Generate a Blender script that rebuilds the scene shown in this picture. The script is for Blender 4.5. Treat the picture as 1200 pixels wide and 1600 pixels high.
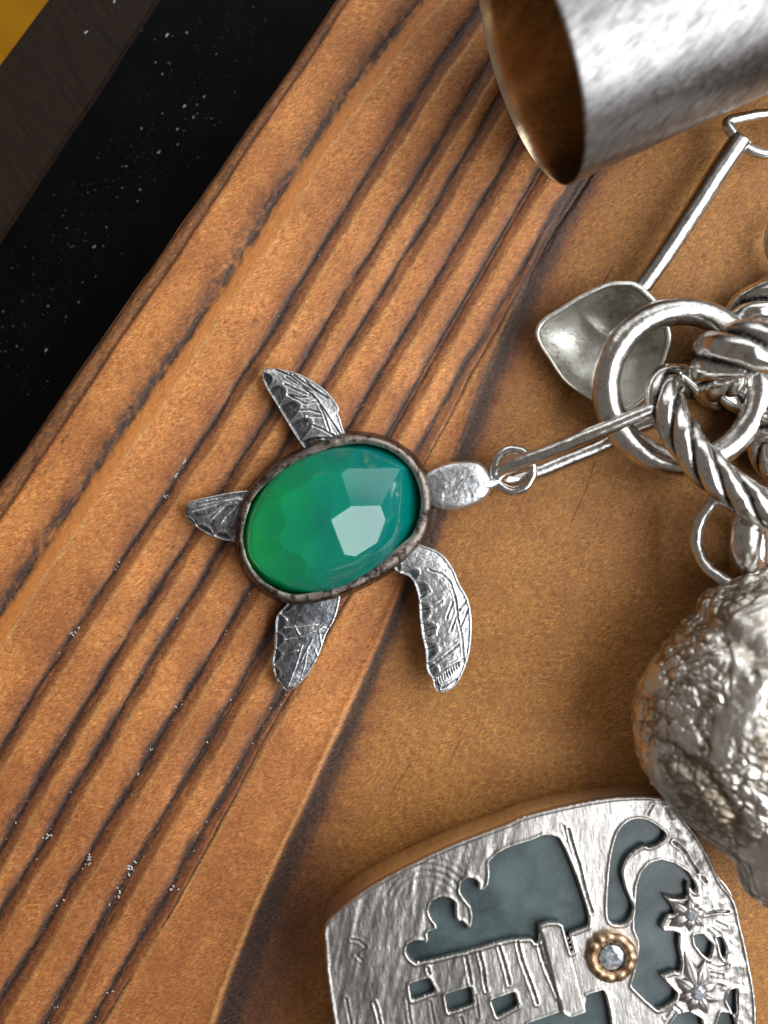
import bpy, bmesh, math, random
import numpy as np
from mathutils import Vector, Matrix
S = bpy.context.scene
for o in list(bpy.data.objects): bpy.data.objects.remove(o)
random.seed(4); RNG = np.random.RandomState(7)
R = math.radians
# ------------------------------------------------------------------ camera (1 unit = 1 cm, looking straight down)
S.unit_settings.scale_length = 0.01
CAMZ = 18.0
cam = bpy.data.cameras.new('camera'); camo = bpy.data.objects.new('camera', cam); S.collection.objects.link(camo)
camo.location = (0, 0, CAMZ); camo.rotation_euler = (0, 0, 0)
cam.sensor_fit = 'VERTICAL'; cam.sensor_height = 240; cam.lens = 240 * CAMZ / 16.0
cam.clip_start = 0.1; cam.clip_end = 2000
cam.dof.use_dof = True; cam.dof.focus_distance = CAMZ - 0.25; cam.dof.aperture_fstop = 0.62
S.camera = camo
# ------------------------------------------------------------------ light: an indoor table beside a window
w = bpy.data.worlds.new('World'); S.world = w; w.use_nodes = True
bg = w.node_tree.nodes['Background']; bg.inputs[0].default_value = (0.54, 0.47, 0.42, 1); bg.inputs[1].default_value = 0.27
def area(name, loc, target, sx, sy, power, col):
    l = bpy.data.lights.new(name, 'AREA'); l.shape = 'RECTANGLE'; l.size = sx; l.size_y = sy; l.energy = power; l.color = col
    o = bpy.data.objects.new(name, l); S.collection.objects.link(o); o.location = loc
    o.rotation_euler = (Vector(target) - Vector(loc)).to_track_quat('-Z', 'Y').to_euler(); return o
area('window_light', (30, -3, 28), (0, 0, 0), 42, 32, 20500, (0.95, 0.98, 1.0))
area('window_light_far', (8, 42, 28), (0, 0, 0), 78, 28, 10500, (0.95, 0.98, 1.0))
S.view_settings.view_transform = 'Standard'; S.view_settings.look = 'None'
S.view_settings.exposure = 0.20; S.view_settings.gamma = 1.0
try:
    S.cycles.use_denoising = True; S.cycles.max_bounces = 10; S.cycles.transmission_bounces = 8
    S.cycles.caustics_reflective = False; S.cycles.caustics_refractive = False; S.cycles.sample_clamp_indirect = 6
except Exception: pass

# ------------------------------------------------------------------ helpers
def P(px, py, z=0.0):
    f = (CAMZ - z) / CAMZ / 100.0
    return ((px - 600) * f, (800 - py) * f, z)
def link(o, parent=None):
    S.collection.objects.link(o)
    if parent is not None: o.parent = parent
    return o
def tag(o, label=None, cat=None, group=None, kind=None):
    if label: o['label'] = label
    if cat: o['category'] = cat
    if group: o['group'] = group
    if kind: o['kind'] = kind
    return o
def thing(name, label, cat, group=None):
    o = bpy.data.objects.new(name, None); link(o); o.empty_display_size = 0.3
    return tag(o, label, cat, group)
def grid_mesh(name, V, F, mat, parent=None, smooth=True, attrs=None):
    V = np.asarray(V, np.float32); F = np.asarray(F, np.int32)
    me = bpy.data.meshes.new(name); k = F.shape[1]
    me.vertices.add(len(V)); me.vertices.foreach_set('co', V.ravel())
    me.loops.add(F.size); me.loops.foreach_set('vertex_index', F.ravel())
    me.polygons.add(len(F)); me.polygons.foreach_set('loop_start', np.arange(0, F.size, k, dtype=np.int32))
    me.polygons.foreach_set('use_smooth', np.full(len(F), smooth))
    me.update(calc_edges=True); me.validate()
    for nm, (typ, arr) in (attrs or {}).items():
        a = me.attributes.new(nm, typ, 'POINT')
        a.data.foreach_set('value' if typ == 'FLOAT' else ('vector' if typ == 'FLOAT_VECTOR' else 'color'), np.asarray(arr, np.float32).ravel())
    if mat: me.materials.append(mat)
    return link(bpy.data.objects.new(name, me), parent)
def grid_faces(n, m, wrap_n=False, wrap_m=False, off=0):
    i = np.arange(n if wrap_n else n - 1); j = np.arange(m if wrap_m else m - 1)
    I, J = np.meshgrid(i, j, indexing='ij'); I2 = (I + 1) % n; J2 = (J + 1) % m
    return np.stack([I * m + J, I2 * m + J, I2 * m + J2, I * m + J2], -1).reshape(-1, 4) + off
TBL = RNG.rand(64, 64, 64).astype(np.float32)
def vn(x, y, z=0.0, seed=0):
    x = np.asarray(x, float); y = np.asarray(y, float); z = np.asarray(z, float) + x * 0 + seed * 7.31
    xi = np.floor(x).astype(int); yi = np.floor(y).astype(int); zi = np.floor(z).astype(int)
    fx = x - xi; fy = y - yi; fz = z - zi
    fx = fx * fx * (3 - 2 * fx); fy = fy * fy * (3 - 2 * fy); fz = fz * fz * (3 - 2 * fz)
    g = lambda a, b, c: TBL[(xi + a) & 63, (yi + b) & 63, (zi + c) & 63]
    L = lambda a, b, t: a + (b - a) * t
    return L(L(L(g(0,0,0), g(1,0,0), fx), L(g(0,1,0), g(1,1,0), fx), fy), L(L(g(0,0,1), g(1,0,1), fx), L(g(0,1,1), g(1,1,1), fx), fy), fz) * 2 - 1
def fbm(x, y, z=0.0, o=4, seed=0):
    s = 0; a = 1; t = 0
    for k in range(o):
        s = s + a * vn(x * 2**k, y * 2**k, np.asarray(z) * 2**k, seed + k); t += a; a *= 0.55
    return s / t
def sm(a, b, x):
    t = np.clip((x - a) / (b - a), 0, 1); return t * t * (3 - 2 * t)
def catmull(pts, n, closed=False):
    p = np.array(pts, float); N = len(p)
    if closed: q = np.vstack([p[-1], p, p[0], p[1]]); segs = N
    else: q = np.vstack([2 * p[0] - p[1], p, 2 * p[-1] - p[-2]]); segs = N - 1
    dense = []
    for i in range(segs):
        a, b, c, d = q[i:i+4]
        for t in np.linspace(0, 1, 24, endpoint=False):
            dense.append(0.5 * ((2*b) + (c-a)*t + (2*a-5*b+4*c-d)*t*t + (3*b-a-3*c+d)*t**3))
    dense.append(q[1] if closed else p[-1]); dense = np.array(dense)
    L = np.concatenate([[0], np.cumsum(np.linalg.norm(np.diff(dense, axis=0), axis=1))])
    s = np.linspace(0, L[-1], n + 1)[:-1] if closed else np.linspace(0, L[-1], n)
    return np.stack([np.interp(s, L, dense[:, k]) for k in range(p.shape[1])], 1)
def segdist(X, Y, lines):
    D = np.full(X.shape, 1e9)
    for pl in lines:
        for (ax, ay), (bx, by) in zip(pl[:-1], pl[1:]):
            dx, dy = bx-ax, by-ay; t = np.clip(((X-ax)*dx + (Y-ay)*dy) / (dx*dx+dy*dy+1e-9), 0, 1)
            D = np.minimum(D, np.hypot(X-ax-t*dx, Y-ay-t*dy))
    return D
def sweep(name, path, rad, mat, parent=None, n=200, m=24, closed=False, twist=0.0, lobes=0, crease=0.3, flat=1.0, rough=0.0, taper=None, seed=0):
    """a wire along a 3-D path; lobes > 0 makes it a rope of twisted strands"""
    C = catmull(path, n, closed)
    T = (np.roll(C, -1, 0) - np.roll(C, 1, 0)) if closed else np.gradient(C, axis=0)
    T /= np.linalg.norm(T, axis=1)[:, None]
    N = np.zeros_like(C); u = np.array([0, 0, 1.0]); 
    if abs(T[0] @ u) > 0.9: u = np.array([0, 1.0, 0])
    u = u - (u @ T[0]) * T[0]; u /= np.linalg.norm(u); N[0] = u
    for i in range(1, n):
        v = N[i-1] - (N[i-1] @ T[i]) * T[i]; N[i] = v / np.linalg.norm(v)
    if closed:
        v = N[-1] - (N[-1] @ T[0]) * T[0]; v /= np.linalg.norm(v)
        ang = math.atan2(np.cross(N[0], v) @ T[0], N[0] @ v)
        for i in range(n):
            a = -ang * i / n; N[i] = N[i]*math.cos(a) + np.cross(T[i], N[i])*math.sin(a)
    B = np.cross(T, N)
    L = np.concatenate([[0], np.cumsum(np.linalg.norm(np.diff(C, axis=0), axis=1))])
    th = np.linspace(0, 2*np.pi, m, endpoint=False)[None, :]; s = L[:, None]
    r = np.full((n, m), rad, float); pat = np.zeros((n, m))
    if lobes:
        total = L[-1] + (np.linalg.norm(C[0]-C[-1]) if closed else 0)
        tw = round(twist * total / (2*np.pi/lobes)) * (2*np.pi/lobes) / total if closed else twist
        a = (lobes / 2.0) * (th - tw * s)
        c = np.abs(np.sin(a)); r *= (1 - crease * (1 - c)**1.7 ) * (1 - 0.04*vn(s*6, th*0))
        pat = np.clip((0.46 - c) / 0.30, 0, 1)
    if taper is not None: r *= taper(np.linspace(0, 1, n))[:, None]
    if rough: r *= 1 + rough * fbm(s*9+th*0, np.cos(th)*1.5+5+seed, np.sin(th)*1.5+5)
    V = C[:, None, :] + r[..., None] * (np.cos(th)[..., None]*N[:, None, :]*flat + np.sin(th)[..., None]*B[:, None, :])
    F = grid_faces(n, m, closed, True); V = V.reshape(-1, 3); pat = pat.ravel()
    if not closed:
        V = np.vstack([V, C[0], C[-1]]); pat = np.append(pat, [0, 0]); k = n*m
        j = np.arange(m); j2 = (j+1) % m
        F = np.vstack([F, np.stack([j, j2, np.full(m, k), np.full(m, k)], 1)[:, [1, 0, 2, 3]], np.stack([(n-1)*m+j, (n-1)*m+j2, np.full(m, k+1), np.full(m, k+1)], 1)])
        me_f = F
        bm = bmesh.new(); vs = [bm.verts.new(v) for v in V]; 
        for f in me_f:
            q = list(dict.fromkeys(f.tolist()))
            try: bm.faces.new([vs[a] for a in q]).smooth = True
            except Exception: pass
        me = bpy.data.meshes.new(name); bm.to_mesh(me); bm.free()
        at = me.attributes.new('patina', 'FLOAT', 'POINT'); at.data.foreach_set('value', pat.astype(np.float32))
        me.materials.append(mat); return link(bpy.data.objects.new(name, me), parent)
    return grid_mesh(name, V, F, mat, parent, attrs={'patina': ('FLOAT', pat)})

# ------------------------------------------------------------------ node helpers / materials
class NT:
    def __init__(s, name):
        s.m = bpy.data.materials.new(name); s.m.use_nodes = True; s.t = s.m.node_tree; s.b = s.t.nodes['Principled BSDF']
        s.out = s.t.nodes['Material Output']
    def n(s, typ, **kw):
        d = s.t.nodes.new(typ)
        for k, v in kw.items():
            if k.startswith('i_'): d.inputs[k[2:].replace('_', ' ')].default_value = v
            else: setattr(d, k, v)
        return d
    def l(s, a, b): s.t.links.new(a, b)
    def coords(s, scale=(1, 1, 1), rot=0, attr=None):
        if attr: c = s.n('ShaderNodeAttribute', attribute_name=attr).outputs['Vector']
        else: c = s.n('ShaderNodeTexCoord').outputs['Object']
        mp = s.n('ShaderNodeMapping', vector_type='TEXTURE'); mp.inputs['Scale'].default_value = tuple(1/q for q in scale); mp.inputs['Rotation'].default_value = (0, 0, rot)
        s.l(c, mp.inputs['Vector']); return mp.outputs[0]
    def noise(s, vec, scale, detail=4, rough=0.55, dist=0):
        d = s.n('ShaderNodeTexNoise'); d.inputs['Scale'].default_value = scale; d.inputs['Detail'].default_value = detail
        d.inputs['Roughness'].default_value = rough; d.inputs['Distortion'].default_value = dist
        s.l(vec, d.inputs['Vector']); return d.outputs['Fac']
    def ramp(s, fac, *stops):
        d = s.n('ShaderNodeValToRGB'); e = d.color_ramp.elements
        while len(e) < len(stops): e.new(0.5)
        for el, (p, c) in zip(e, stops): el.position = p; el.color = (*c, 1) if len(c) == 3 else c
        s.l(fac, d.inputs[0]); return d.outputs['Color']
    def mr(s, v, a, b, c, d):
        k = s.n('ShaderNodeMapRange'); s.l(v, k.inputs[0])
        for i, x in enumerate((a, b, c, d)): k.inputs[i+1].default_value = x
        return k.outputs[0]
    def math(s, op, a, b=None):
        k = s.n('ShaderNodeMath', operation=op)
        for i, x in enumerate((a, b)):
            if x is None: continue
            if isinstance(x, (int, float)): k.inputs[i].default_value = x
            else: s.l(x, k.inputs[i])
        return k.outputs[0]
    def mix(s, fac, a, b, typ='MIX'):
        k = s.n('ShaderNodeMix', data_type='RGBA', blend_type=typ)
        for sock, x in ((k.inputs[0], fac), (k.inputs[6], a), (k.inputs[7], b)):
            if isinstance(x, (int, float)): sock.default_value = x
            elif isinstance(x, tuple): sock.default_value = (*x, 1)
            else: s.l(x, sock)
        return k.outputs[2]
    def bump(s, h, strength, dist=0.02, prev=None):
        k = s.n('ShaderNodeBump'); k.inputs['Strength'].default_value = strength; k.inputs['Distance'].default_value = dist
        s.l(h, k.inputs['Height'])
        if prev is not None: s.l(prev, k.inputs['Normal'])
        return k.outputs[0]
def silver(name, bright=(0.86, 0.84, 0.80), dark=(0.10, 0.095, 0.095), rough=0.2, scale=9, cover=0.3, scratch=0.25, bump=0.25, stretch=(1, 1, 1), rot=0, lump=0.0, use_attr=True, pits=0.0, streak=0.0, streak_map=(1, 14, 3), streak_scale=14, grit=1.0):
    t = NT(name); co = t.coords(stretch, rot); cp = t.coords()
    n1 = t.noise(co, scale, 6, 0.65); n2 = t.noise(cp, scale*5, 4, 0.6)
    ln = t.noise(t.coords(streak_map, rot + 0.7), streak_scale, 4, 0.65)
    pat = t.mr(n1, 0.50, 0.72, 0, cover*2)
    if streak: pat = t.math('ADD', pat, t.mr(ln, 0.42, 0.70, 0, streak))
    if use_attr:
        at = t.n('ShaderNodeAttribute', attribute_name='patina').outputs['Fac']
        pat = t.math('ADD', pat, t.math('MULTIPLY', at, t.mr(n2, 0.25, 0.6, 0.7, 1.15)))
    pat = t.math('MINIMUM', t.math('MAXIMUM', pat, 0.0), 1.0)
    t.l(t.mix(pat, bright, dark), t.b.inputs['Base Color'])
    t.b.inputs['Metallic'].default_value = 1
    t.l(t.math('ADD', t.mr(n2, 0.3, 0.7, rough*0.7, rough*1.4), t.math('MULTIPLY', pat, 0.14)), t.b.inputs['Roughness'])
    b = t.bump(ln, scratch, 0.012*grit); b = t.bump(n2, bump, 0.02, b)
    if lump: b = t.bump(t.noise(cp, 3.2, 3, 0.5), lump, 0.12, b)
    if pits: b = t.bump(t.mr(t.noise(cp, 26, 2, 0.5), 0.55, 0.7, 0, -1), pits, 0.02, b)
    t.l(b, t.b.inputs['Normal']); return t.m
M_POL = silver('polished_silver', bright=(0.74, 0.72, 0.69), rough=0.17, cover=0.28, scratch=0.12, bump=0.12, lump=0.10, streak=0.15)
M_ROPE = silver('twisted_silver', bright=(0.76, 0.74, 0.71), rough=0.13, cover=0.30, scratch=0.08, bump=0.08, lump=0.12, dark=(0.03, 0.027, 0.027))
M_FLIP = silver('oxidised_silver', bright=(0.84, 0.85, 0.86), dark=(0.12, 0.13, 0.145), rough=0.30, scale=8, cover=0.30, scratch=0.15, bump=0.22)
M_BEZ = silver('bezel_silver', bright=(0.58, 0.50, 0.44), dark=(0.060, 0.042, 0.035), rough=0.30, scale=7, cover=0.7, scratch=0.6, bump=0.3)
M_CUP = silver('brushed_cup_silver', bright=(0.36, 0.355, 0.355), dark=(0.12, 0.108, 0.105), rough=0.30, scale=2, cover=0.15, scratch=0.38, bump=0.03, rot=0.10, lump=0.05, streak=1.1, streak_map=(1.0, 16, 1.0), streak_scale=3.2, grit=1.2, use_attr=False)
M_SPOON = silver('matte_silver', bright=(0.86, 0.85, 0.79), dark=(0.24, 0.215, 0.16), rough=0.33, scale=3, cover=0.18, scratch=0.08, bump=0.12, pits=0.12)
M_NUG = silver('nugget_silver', bright=(0.86, 0.83, 0.78), dark=(0.24, 0.195, 0.14), rough=0.26, scale=4, cover=0.3, scratch=0.2, bump=0.25, lump=.25)
M_PLATE = silver('plate_silver', bright=(0.66, 0.63, 0.60), dark=(0.20, 0.185, 0.175), rough=0.29, scale=6, cover=0.10, scratch=0.25, bump=0.05, rot=-0.55, streak=0.3, streak_map=(9, 1.5, 1), streak_scale=3.5, grit=2.0)
M_CASE = silver('case_silver', bright=(0.88, 0.84, 0.78), rough=0.10, scale=3, cover=0.05, scratch=0.1, bump=0.15)
M_GOLD = silver('gold', bright=(0.90, 0.66, 0.42), dark=(0.24, 0.12, 0.06), rough=0.26, scale=12, cover=0.25, bump=0.4)

# ------------------------------------------------------------------ wooden board
def line(pts):
    p = np.array(sorted(pts, key=lambda a: a[1]), float)
    y0, y1 = p[0, 1], p[-1, 1]; nrmy = lambda y: (y - y0)/(y1 - y0)
    cf = np.polyfit(nrmy(p[:, 1]), p[:, 0], 4 if len(p) > 16 else (3 if p[-1,1]-p[0,1] > 900 else 1 if p[0,1] == 0 else 3)); yy = np.linspace(y0, y1, 80)
    fit = np.polyval(cf, nrmy(yy)); raw = np.interp(yy, p[:, 1], p[:, 0]); k_ = np.ones(5)/5; rawS = np.convolve(np.pad(raw, 2, 'reflect', reflect_type='odd'), k_, 'valid')
    p = np.stack([0.75*fit + 0.25*rawS, yy], 1)
    def f(y):
        y = np.asarray(y, float); x = np.interp(y, p[:, 1], p[:, 0])
        k = 10
        s0 = (p[k,0]-p[0,0])/(p[k,1]-p[0,1]); s1 = (p[-1,0]-p[-1-k,0])/(p[-1,1]-p[-1-k,1])
        return np.where(y < p[0,1], p[0,0]+(y-p[0,1])*s0, np.where(y > p[-1,1], p[-1,0]+(y-p[-1,1])*s1, x))
    return f
EDGE = line([(522,0),(480,62),(440,121),(404,170),(369,222),(345,257),(306,313),(282,346),(245,400),(217,440),(173,503),(133,559),(83,632),(43,691),(0,753)])
AIN = line([(543,0),(500,70),(467,120),(440,152),(400,213),(347,287),(293,377),(277,400),(213,490),(163,563),(110,647),(60,720),(10,797)])
LB = line([(658,0),(600,70),(577,100),(537,157),(513,190),(487,230),(450,277),(420,327),(377,410),(317,487),(260,577),(200,663),(143,737),(103,807),(50,883),(20,927),(0,960)])
LC = line([(755,0),(700,73),(650,150),(617,207),(573,277),(550,304),(504,375),(454,462),(421,533),(383,570),(350,630),(320,683),(280,737),(237,807),(187,873),(147,943),(110,993),(70,1053),(33,1117),(0,1170)])
LD = line([(762,97),(727,153),(693,213),(653,273),(613,333),(567,408),(521,483),(475,567),(425,646),(397,683),(367,730),(343,767),(290,850),(260,893),(230,943),(200,990),(163,1047),(123,1117),(80,1183),(37,1263),(0,1320)])
LE = line([(777,157),(747,203),(693,290),(667,346),(625,408),(571,496),(537,550),(504,600),(470,655),(430,720),(385,795),(343,860),(317,900),(290,947),(263,983),(237,1027),(200,1087),(163,1150),(130,1207),(97,1257),(73,1310),(33,1370),(0,1420)])
LF = line([(800,230),(777,270),(758,304),(717,379),(667,458),(617,542),(575,604),(546,662),(500,740),(440,835),(387,920),(350,980),(320,1030),(287,1087),(260,1137),(223,1203),(193,1240),(160,1290),(130,1347),(100,1393),(60,1460),(27,1517),(0,1563)])
LG = line([(860,235),(817,308),(771,387),(729,458),(683,533),(646,608),(608,675),(540,790),(470,905),(430,975),(397,1030),(373,1067),(350,1107),(310,1180),(267,1253),(243,1297),(200,1357),(180,1400),(133,1483),(100,1543),(73,1593)])
LH = line([(883,304),(850,358),(800,438),(771,496),(729,567),(696,621),(667,671),(610,780),(550,890),(480,1005),(423,1107),(390,1163),(357,1227),(320,1287),(290,1337),(260,1400),(223,1457),(187,1510),(143,1593)])
LI = line([(905,270),(885,308),(848,383),(807,479),(783,533),(748,600),(722,675),(706,720),(665,830),(625,930),(590,1010),(553,1100),(525,1155),(500,1205),(470,1270),(430,1350),(400,1430),(370,1500),(335,1600)])
LINES = [EDGE, AIN, LB, LC, LD, LE, LF, LG, LH, LI]
NR, NC = 860, 720
ypx = np.linspace(-90, 1690, NR)
xl = np.maximum(EDGE(ypx) + 1.6*vn(ypx*0.02, 0*ypx) + 0.5*vn(ypx*0.09, 0*ypx, seed=3), -110.0); xr = 1330.0
tt = np.linspace(0, 1, NC)[None, :]
X = xl[:, None] + (xr - xl[:, None]) * tt; Y = np.repeat(ypx[:, None], NC, 1)
GA = X*0.55 - Y*0.83; GC = X*0.83 + Y*0.55
Xw = X + 1.4*vn(X*0.015, Y*0.012) + 1.0*vn(GC*0.09, GA*0.025, seed=2) + 0.7*vn(GC*0.25, GA*0.06, seed=4)       # lines wander a little
# order guard and signed distances
Lx = [f(Y) for f in LINES]
for k in range(1, len(Lx)): Lx[k] = np.maximum(Lx[k], Lx[k-1] + 6)
PF = 0.86
height = np.zeros_like(X); char = np.zeros_like(X); floor = np.zeros_like(X); orange = np.zeros_like(X); lip = np.zeros_like(X); flatz = np.zeros_like(X); dark_tone = np.zeros_like(X)
spk = fbm(GC*0.20, GA*0.030, seed=5, o=4); spl = fbm(X*0.03, Y*0.012, seed=9, o=3)
FW = {2: 27, 3: 20, 4: 18, 5: 18, 6: 20, 7: 20, 8: 19}
DP = {2: .022, 3: .034, 4: .038, 5: .038, 6: .046, 7: .05, 8: .048}
for k in range(2, 9):
    d = (Xw - Lx[k]) * PF; nxt = (Lx[k+1] - Xw) * PF; w_ = FW[k] * (1 + 0.18*spl); gap = (Lx[k] - Lx[k-1]) * PF
    inb = (d >= 0) & (nxt > 0)
    lowk = sm(600, 1500, Y)                                   # grooves deepen toward the lower left
    dep = DP[k] * (0.6 + 0.7*lowk)
    prof = np.where(d < 0, -dep * np.exp(-(np.abs(d)/7.0)**1.5), np.where(d < w_, -dep * (1 - 0.45*np.clip(d/w_, 0, 1)), -dep*0.55*(1 - sm(0, 5, d - w_))))
    height += np.where((d > -26) & (d < w_ + 6), prof, 0)
    wd = 3.2 + 1.5*lowk
    if k == 2:
        sp3 = .75*fbm(X*0.11 + 3*spl, Y*0.08 - 2*spl, seed=15, o=5); c = np.exp(-((d + 1)/9.0)**2) * (0.72 + 0.8*spk + 1.1*sp3) * 1.15 + (0.30 + .7*sp3)*np.exp(-((d + 14)/14)**2)
    else:
        c = np.exp(-(np.abs(d - 1)/(wd*(1.5 + 1.1*spl)))**1.5) * (0.92 + 0.7*spk) + 0.30*np.exp(-(np.clip(-d, 0, 99)/13)**1.2)*(d < 0) * (0.8 + 0.9*spk) + 0.34*np.exp(-(d/(w_*.9))**2)*(d >= 0)*(.8 + 1.3*spk)
    char = np.maximum(char, np.where(d < w_ + 8, c, 0))
    fl = sm(-2, 2, d) * (1 - sm(-3, 3, d - w_))
    if k == 2: orange = np.maximum(orange, fl)
    else: floor = np.maximum(floor, fl * (0.85 + 0.3*spk)); 
    lip = np.maximum(lip, np.exp(-((d - w_ - 3)/3.0)**2) * (0.7 + 0.6*spk))
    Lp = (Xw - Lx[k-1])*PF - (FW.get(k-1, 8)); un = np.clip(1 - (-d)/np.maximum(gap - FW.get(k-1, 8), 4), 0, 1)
    dark_tone = np.maximum(dark_tone, np.where((d < 0) & (Lp > 0), un**1.7*(.8 + .5*spl) + .25*spk*un, 0))  # growth-ring tone, also painting in each strip's light-to-dark shading
    # rounded strips
    u = np.clip(-d / np.maximum(gap, 1), 0, 1)
    height += np.where((d < 0) & ((Xw - Lx[k-1]) > 0), 0.034 * np.sin(np.pi * np.clip(u, 0, 1))**0.7, 0)
# fine split lines in the strip left of the burnt band
for (f, wdt, a) in ((lambda y: LH(y) + 21 + 4*np.sin(y*0.01), 1.3, 0.9), (lambda y: LG(y) + 7, 1.2, 0.5)):
    d = (Xw - f(Y)) * PF; on = sm(0.35, 0.5, vn(Y*0.012, 0*Y, seed=11)*0.5+0.7)
    char = np.maximum(char, a*np.exp(-(d/wdt)**2)*on); lip = np.maximum(lip, 1.3*np.exp(-((d-3)/1.4)**2)*on*sm(1000, 1150, Y)); height -= 0.02*np.exp(-(d/2)**2)*on
dH = (Xw - Lx[8])*PF; top = 1 - sm(560, 760, Y)
streak = fbm((X + (Y*0.62))*0.22, Y*0.012, seed=21, o=3)
char = np.maximum(char, top * sm(2, 10, dH) * (1 - sm(-8, 4, (Xw - Lx[9])*PF)) * sm(0.05, 0.5, streak) * 0.7)
dI = np.clip((Lx[9]-Xw)*PF, 0, 400); dark_tone = np.maximum(dark_tone, np.where((dH > 20) & (Xw < Lx[9]), .42*np.exp(-dI/26) + .25*np.clip(fbm(GC*.07, GA*.012, seed=71, o=4)+.2, 0, 1)*1.6, 0))
dark_tone = np.maximum(dark_tone, np.clip(.10 + .80*sm(760, 1500, Y) + .35*fbm(GC*.05, GA*.010, seed=81, o=4), 0, 1)*.62)  # wood tone darkens toward the bottom
# burnt band and the flat face to its right
d = (Xw - Lx[9]) * PF; bw = 30 - 10*sm(650, 900, Y) + 34*sm(900, 1600, Y) + 7*spl
char = np.maximum(char, sm(-3 - 12*(1-sm(500, 900, Y)), 3, d) * (1 - sm(bw*0.45, bw*1.25, d + 8*spk)) * (0.93 + 0.15*spk))
flatz = sm(2, 14, d)
fringe = sm(0, 10, d) * np.exp(-np.clip(d - bw, 0, 999)/(22 + 42*sm(1100, 1500, Y))) * (0.75 + 0.6*fbm(X*0.012, Y*0.05, seed=13))
fringe = np.maximum(fringe, sm(0, 10, d)*(1 - sm(bw, bw + 95, d + 25*spl))*sm(1180, 1420, Y)*.95); floor = np.maximum(floor, fringe); char = np.maximum(char, sm(0, 10, d)*(1 - sm(bw*.6, bw + 80, d + 30*spk))*sm(1220, 1450, Y)*.62)
height += -0.045 * sm(-4, 5, d) + 0.015*np.exp(-((d+6)/5)**2)
lip = np.maximum(lip, 0.6*np.exp(-((d+5)/3.0)**2) * sm(1000, 1200, Y))
# a few hair cracks in the flat face
cr = segdist(X, Y, [[(929,722),(915,765),(893,815)], [(935,455),(958,415)], [(990,480),(1003,455)], [(610,1240),(640,1195)], [(700,1195),(716,1160)]])
char = np.maximum(char, 0.6*np.exp(-(cr/1.3)**2) * (0.7 + 0.5*spk)); height -= 0.012*np.exp(-(cr/1.6)**2)
pits = np.array([(400,500),(397,502),(648,420),(72,738),(105,683),(98,690),(1100,400),(270,855),(186,993),(460,520),(560,470)])
for (ax, ay) in pits: char = np.maximum(char, 0.9*np.exp(-((X-ax)**2 + (Y-ay)**2)/6.0))
for i in range(26):
    ax, ay = RNG.uniform(120, 900), RNG.uniform(0, 1500); char = np.maximum(char, 0.6*np.exp(-((X-ax)**2 + (Y-ay)**2)/3.0))
# weathered rim of the board
d = (Xw - Lx[1]) * PF; ed = (X - Lx[0]) * PF
rim = 1 - sm(-2, 3, d)
char = np.maximum(char, rim * np.clip(0.66 + 0.40*spk, 0.3, 0.92)); char = np.maximum(char, 0.85*np.exp(-((d+7)/5)**2)*(0.55 + 0.9*spk))
floor = np.maximum(floor*(1-rim), np.exp(-((d-1)/5)**2)*0.8)
height += -0.03*rim - 0.16*np.exp(-np.clip(ed, 0, 99)/4.5) * (xl[:, None] > -109)
height += 0.006*fbm(X*0.09, Y*0.09, seed=31, o=3) + 0.005*fbm(X*0.30, Y*0.30, seed=33, o=3) + 0.02*fbm(X*0.006, Y*0.006, seed=35, o=2)
char = np.clip(char, 0, 1); floor = np.clip(floor, 0, 1)
Vw = np.stack([(X - 600)/100, (800 - Y)/100, height], -1).reshape(-1, 3)
grain = np.stack([(X*0.5 - Y*0.86)/100, (X*0.86 + Y*0.5)/100, 0*X], -1).reshape(-1, 3)
msk = np.stack([char, floor, orange, lip], -1).reshape(-1, 4)
t = NT('scorched_pine')
am = t.n('ShaderNodeAttribute', attribute_name='mask'); sep = t.n('ShaderNodeSeparateColor'); t.l(am.outputs['Color'], sep.inputs[0])
fa = t.n('ShaderNodeAttribute', attribute_name='flat').outputs['Fac']
g = t.coords((1, 1, 1), 0, 'grain'); g1 = t.coords((1, 2.2, 1), 0.35, 'grain'); g2 = t.coords((1.0, 7, 1), 0, 'grain')
big = t.noise(g, 0.8, 3, 0.6); mot = t.noise(t.coords((1.5, 2.2, 1), 0.9, 'grain'), 5.5, 6, 0.78); fine = t.noise(t.coords((1.0, 2.2, 1), 0.35, 'grain'), 13, 4, 0.8); vfine = t.noise(t.coords((1.0, 4.0, 1), 0.75, 'grain'), 10, 4, 0.75); lines = t.noise(g2, 5, 4, 0.6)
tan = t.ramp(mot, (0.30, (0.50, 0.160, 0.040)), (0.5, (0.78, 0.308, 0.088)), (0.72, (0.98, 0.50, 0.160)))
tan = t.mix(t.mr(big, 0.40, 0.62, 0, 0.55), tan, (0.36, 0.125, 0.034))
dark_fac = t.n('ShaderNodeAttribute', attribute_name='dark_tone').outputs['Fac']
tan = t.mix(t.math('MULTIPLY', dark_fac, 0.86), tan, t.mix(t.mr(lines, .35, .65, 0, 1), (0.12, 0.030, 0.010), (0.30, 0.078, 0.021)))
gold = t.ramp(mot, (0.25, (0.32, 0.120, 0.022)), (0.5, (0.51, 0.222, 0.046)), (0.75, (0.72, 0.350, 0.085)))
gold = t.mix(t.mr(lines, 0.45, 0.75, 0, 0.55), gold, (0.26, 0.09, 0.02)); gold = t.mix(t.mr(t.noise(g, 1.6, 4, .65), .42, .70, 0, .50), gold, (0.30, 0.098, 0.020)); gfib = t.noise(t.coords((1.0, 5.5, 1), -0.12, 'grain'), 15, 3, .7); gold = t.mix(t.mr(gfib, .50, .66, 0, .62), gold, (0.20, 0.062, 0.014))
col = t.mix(fa, tan, gold)
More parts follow.
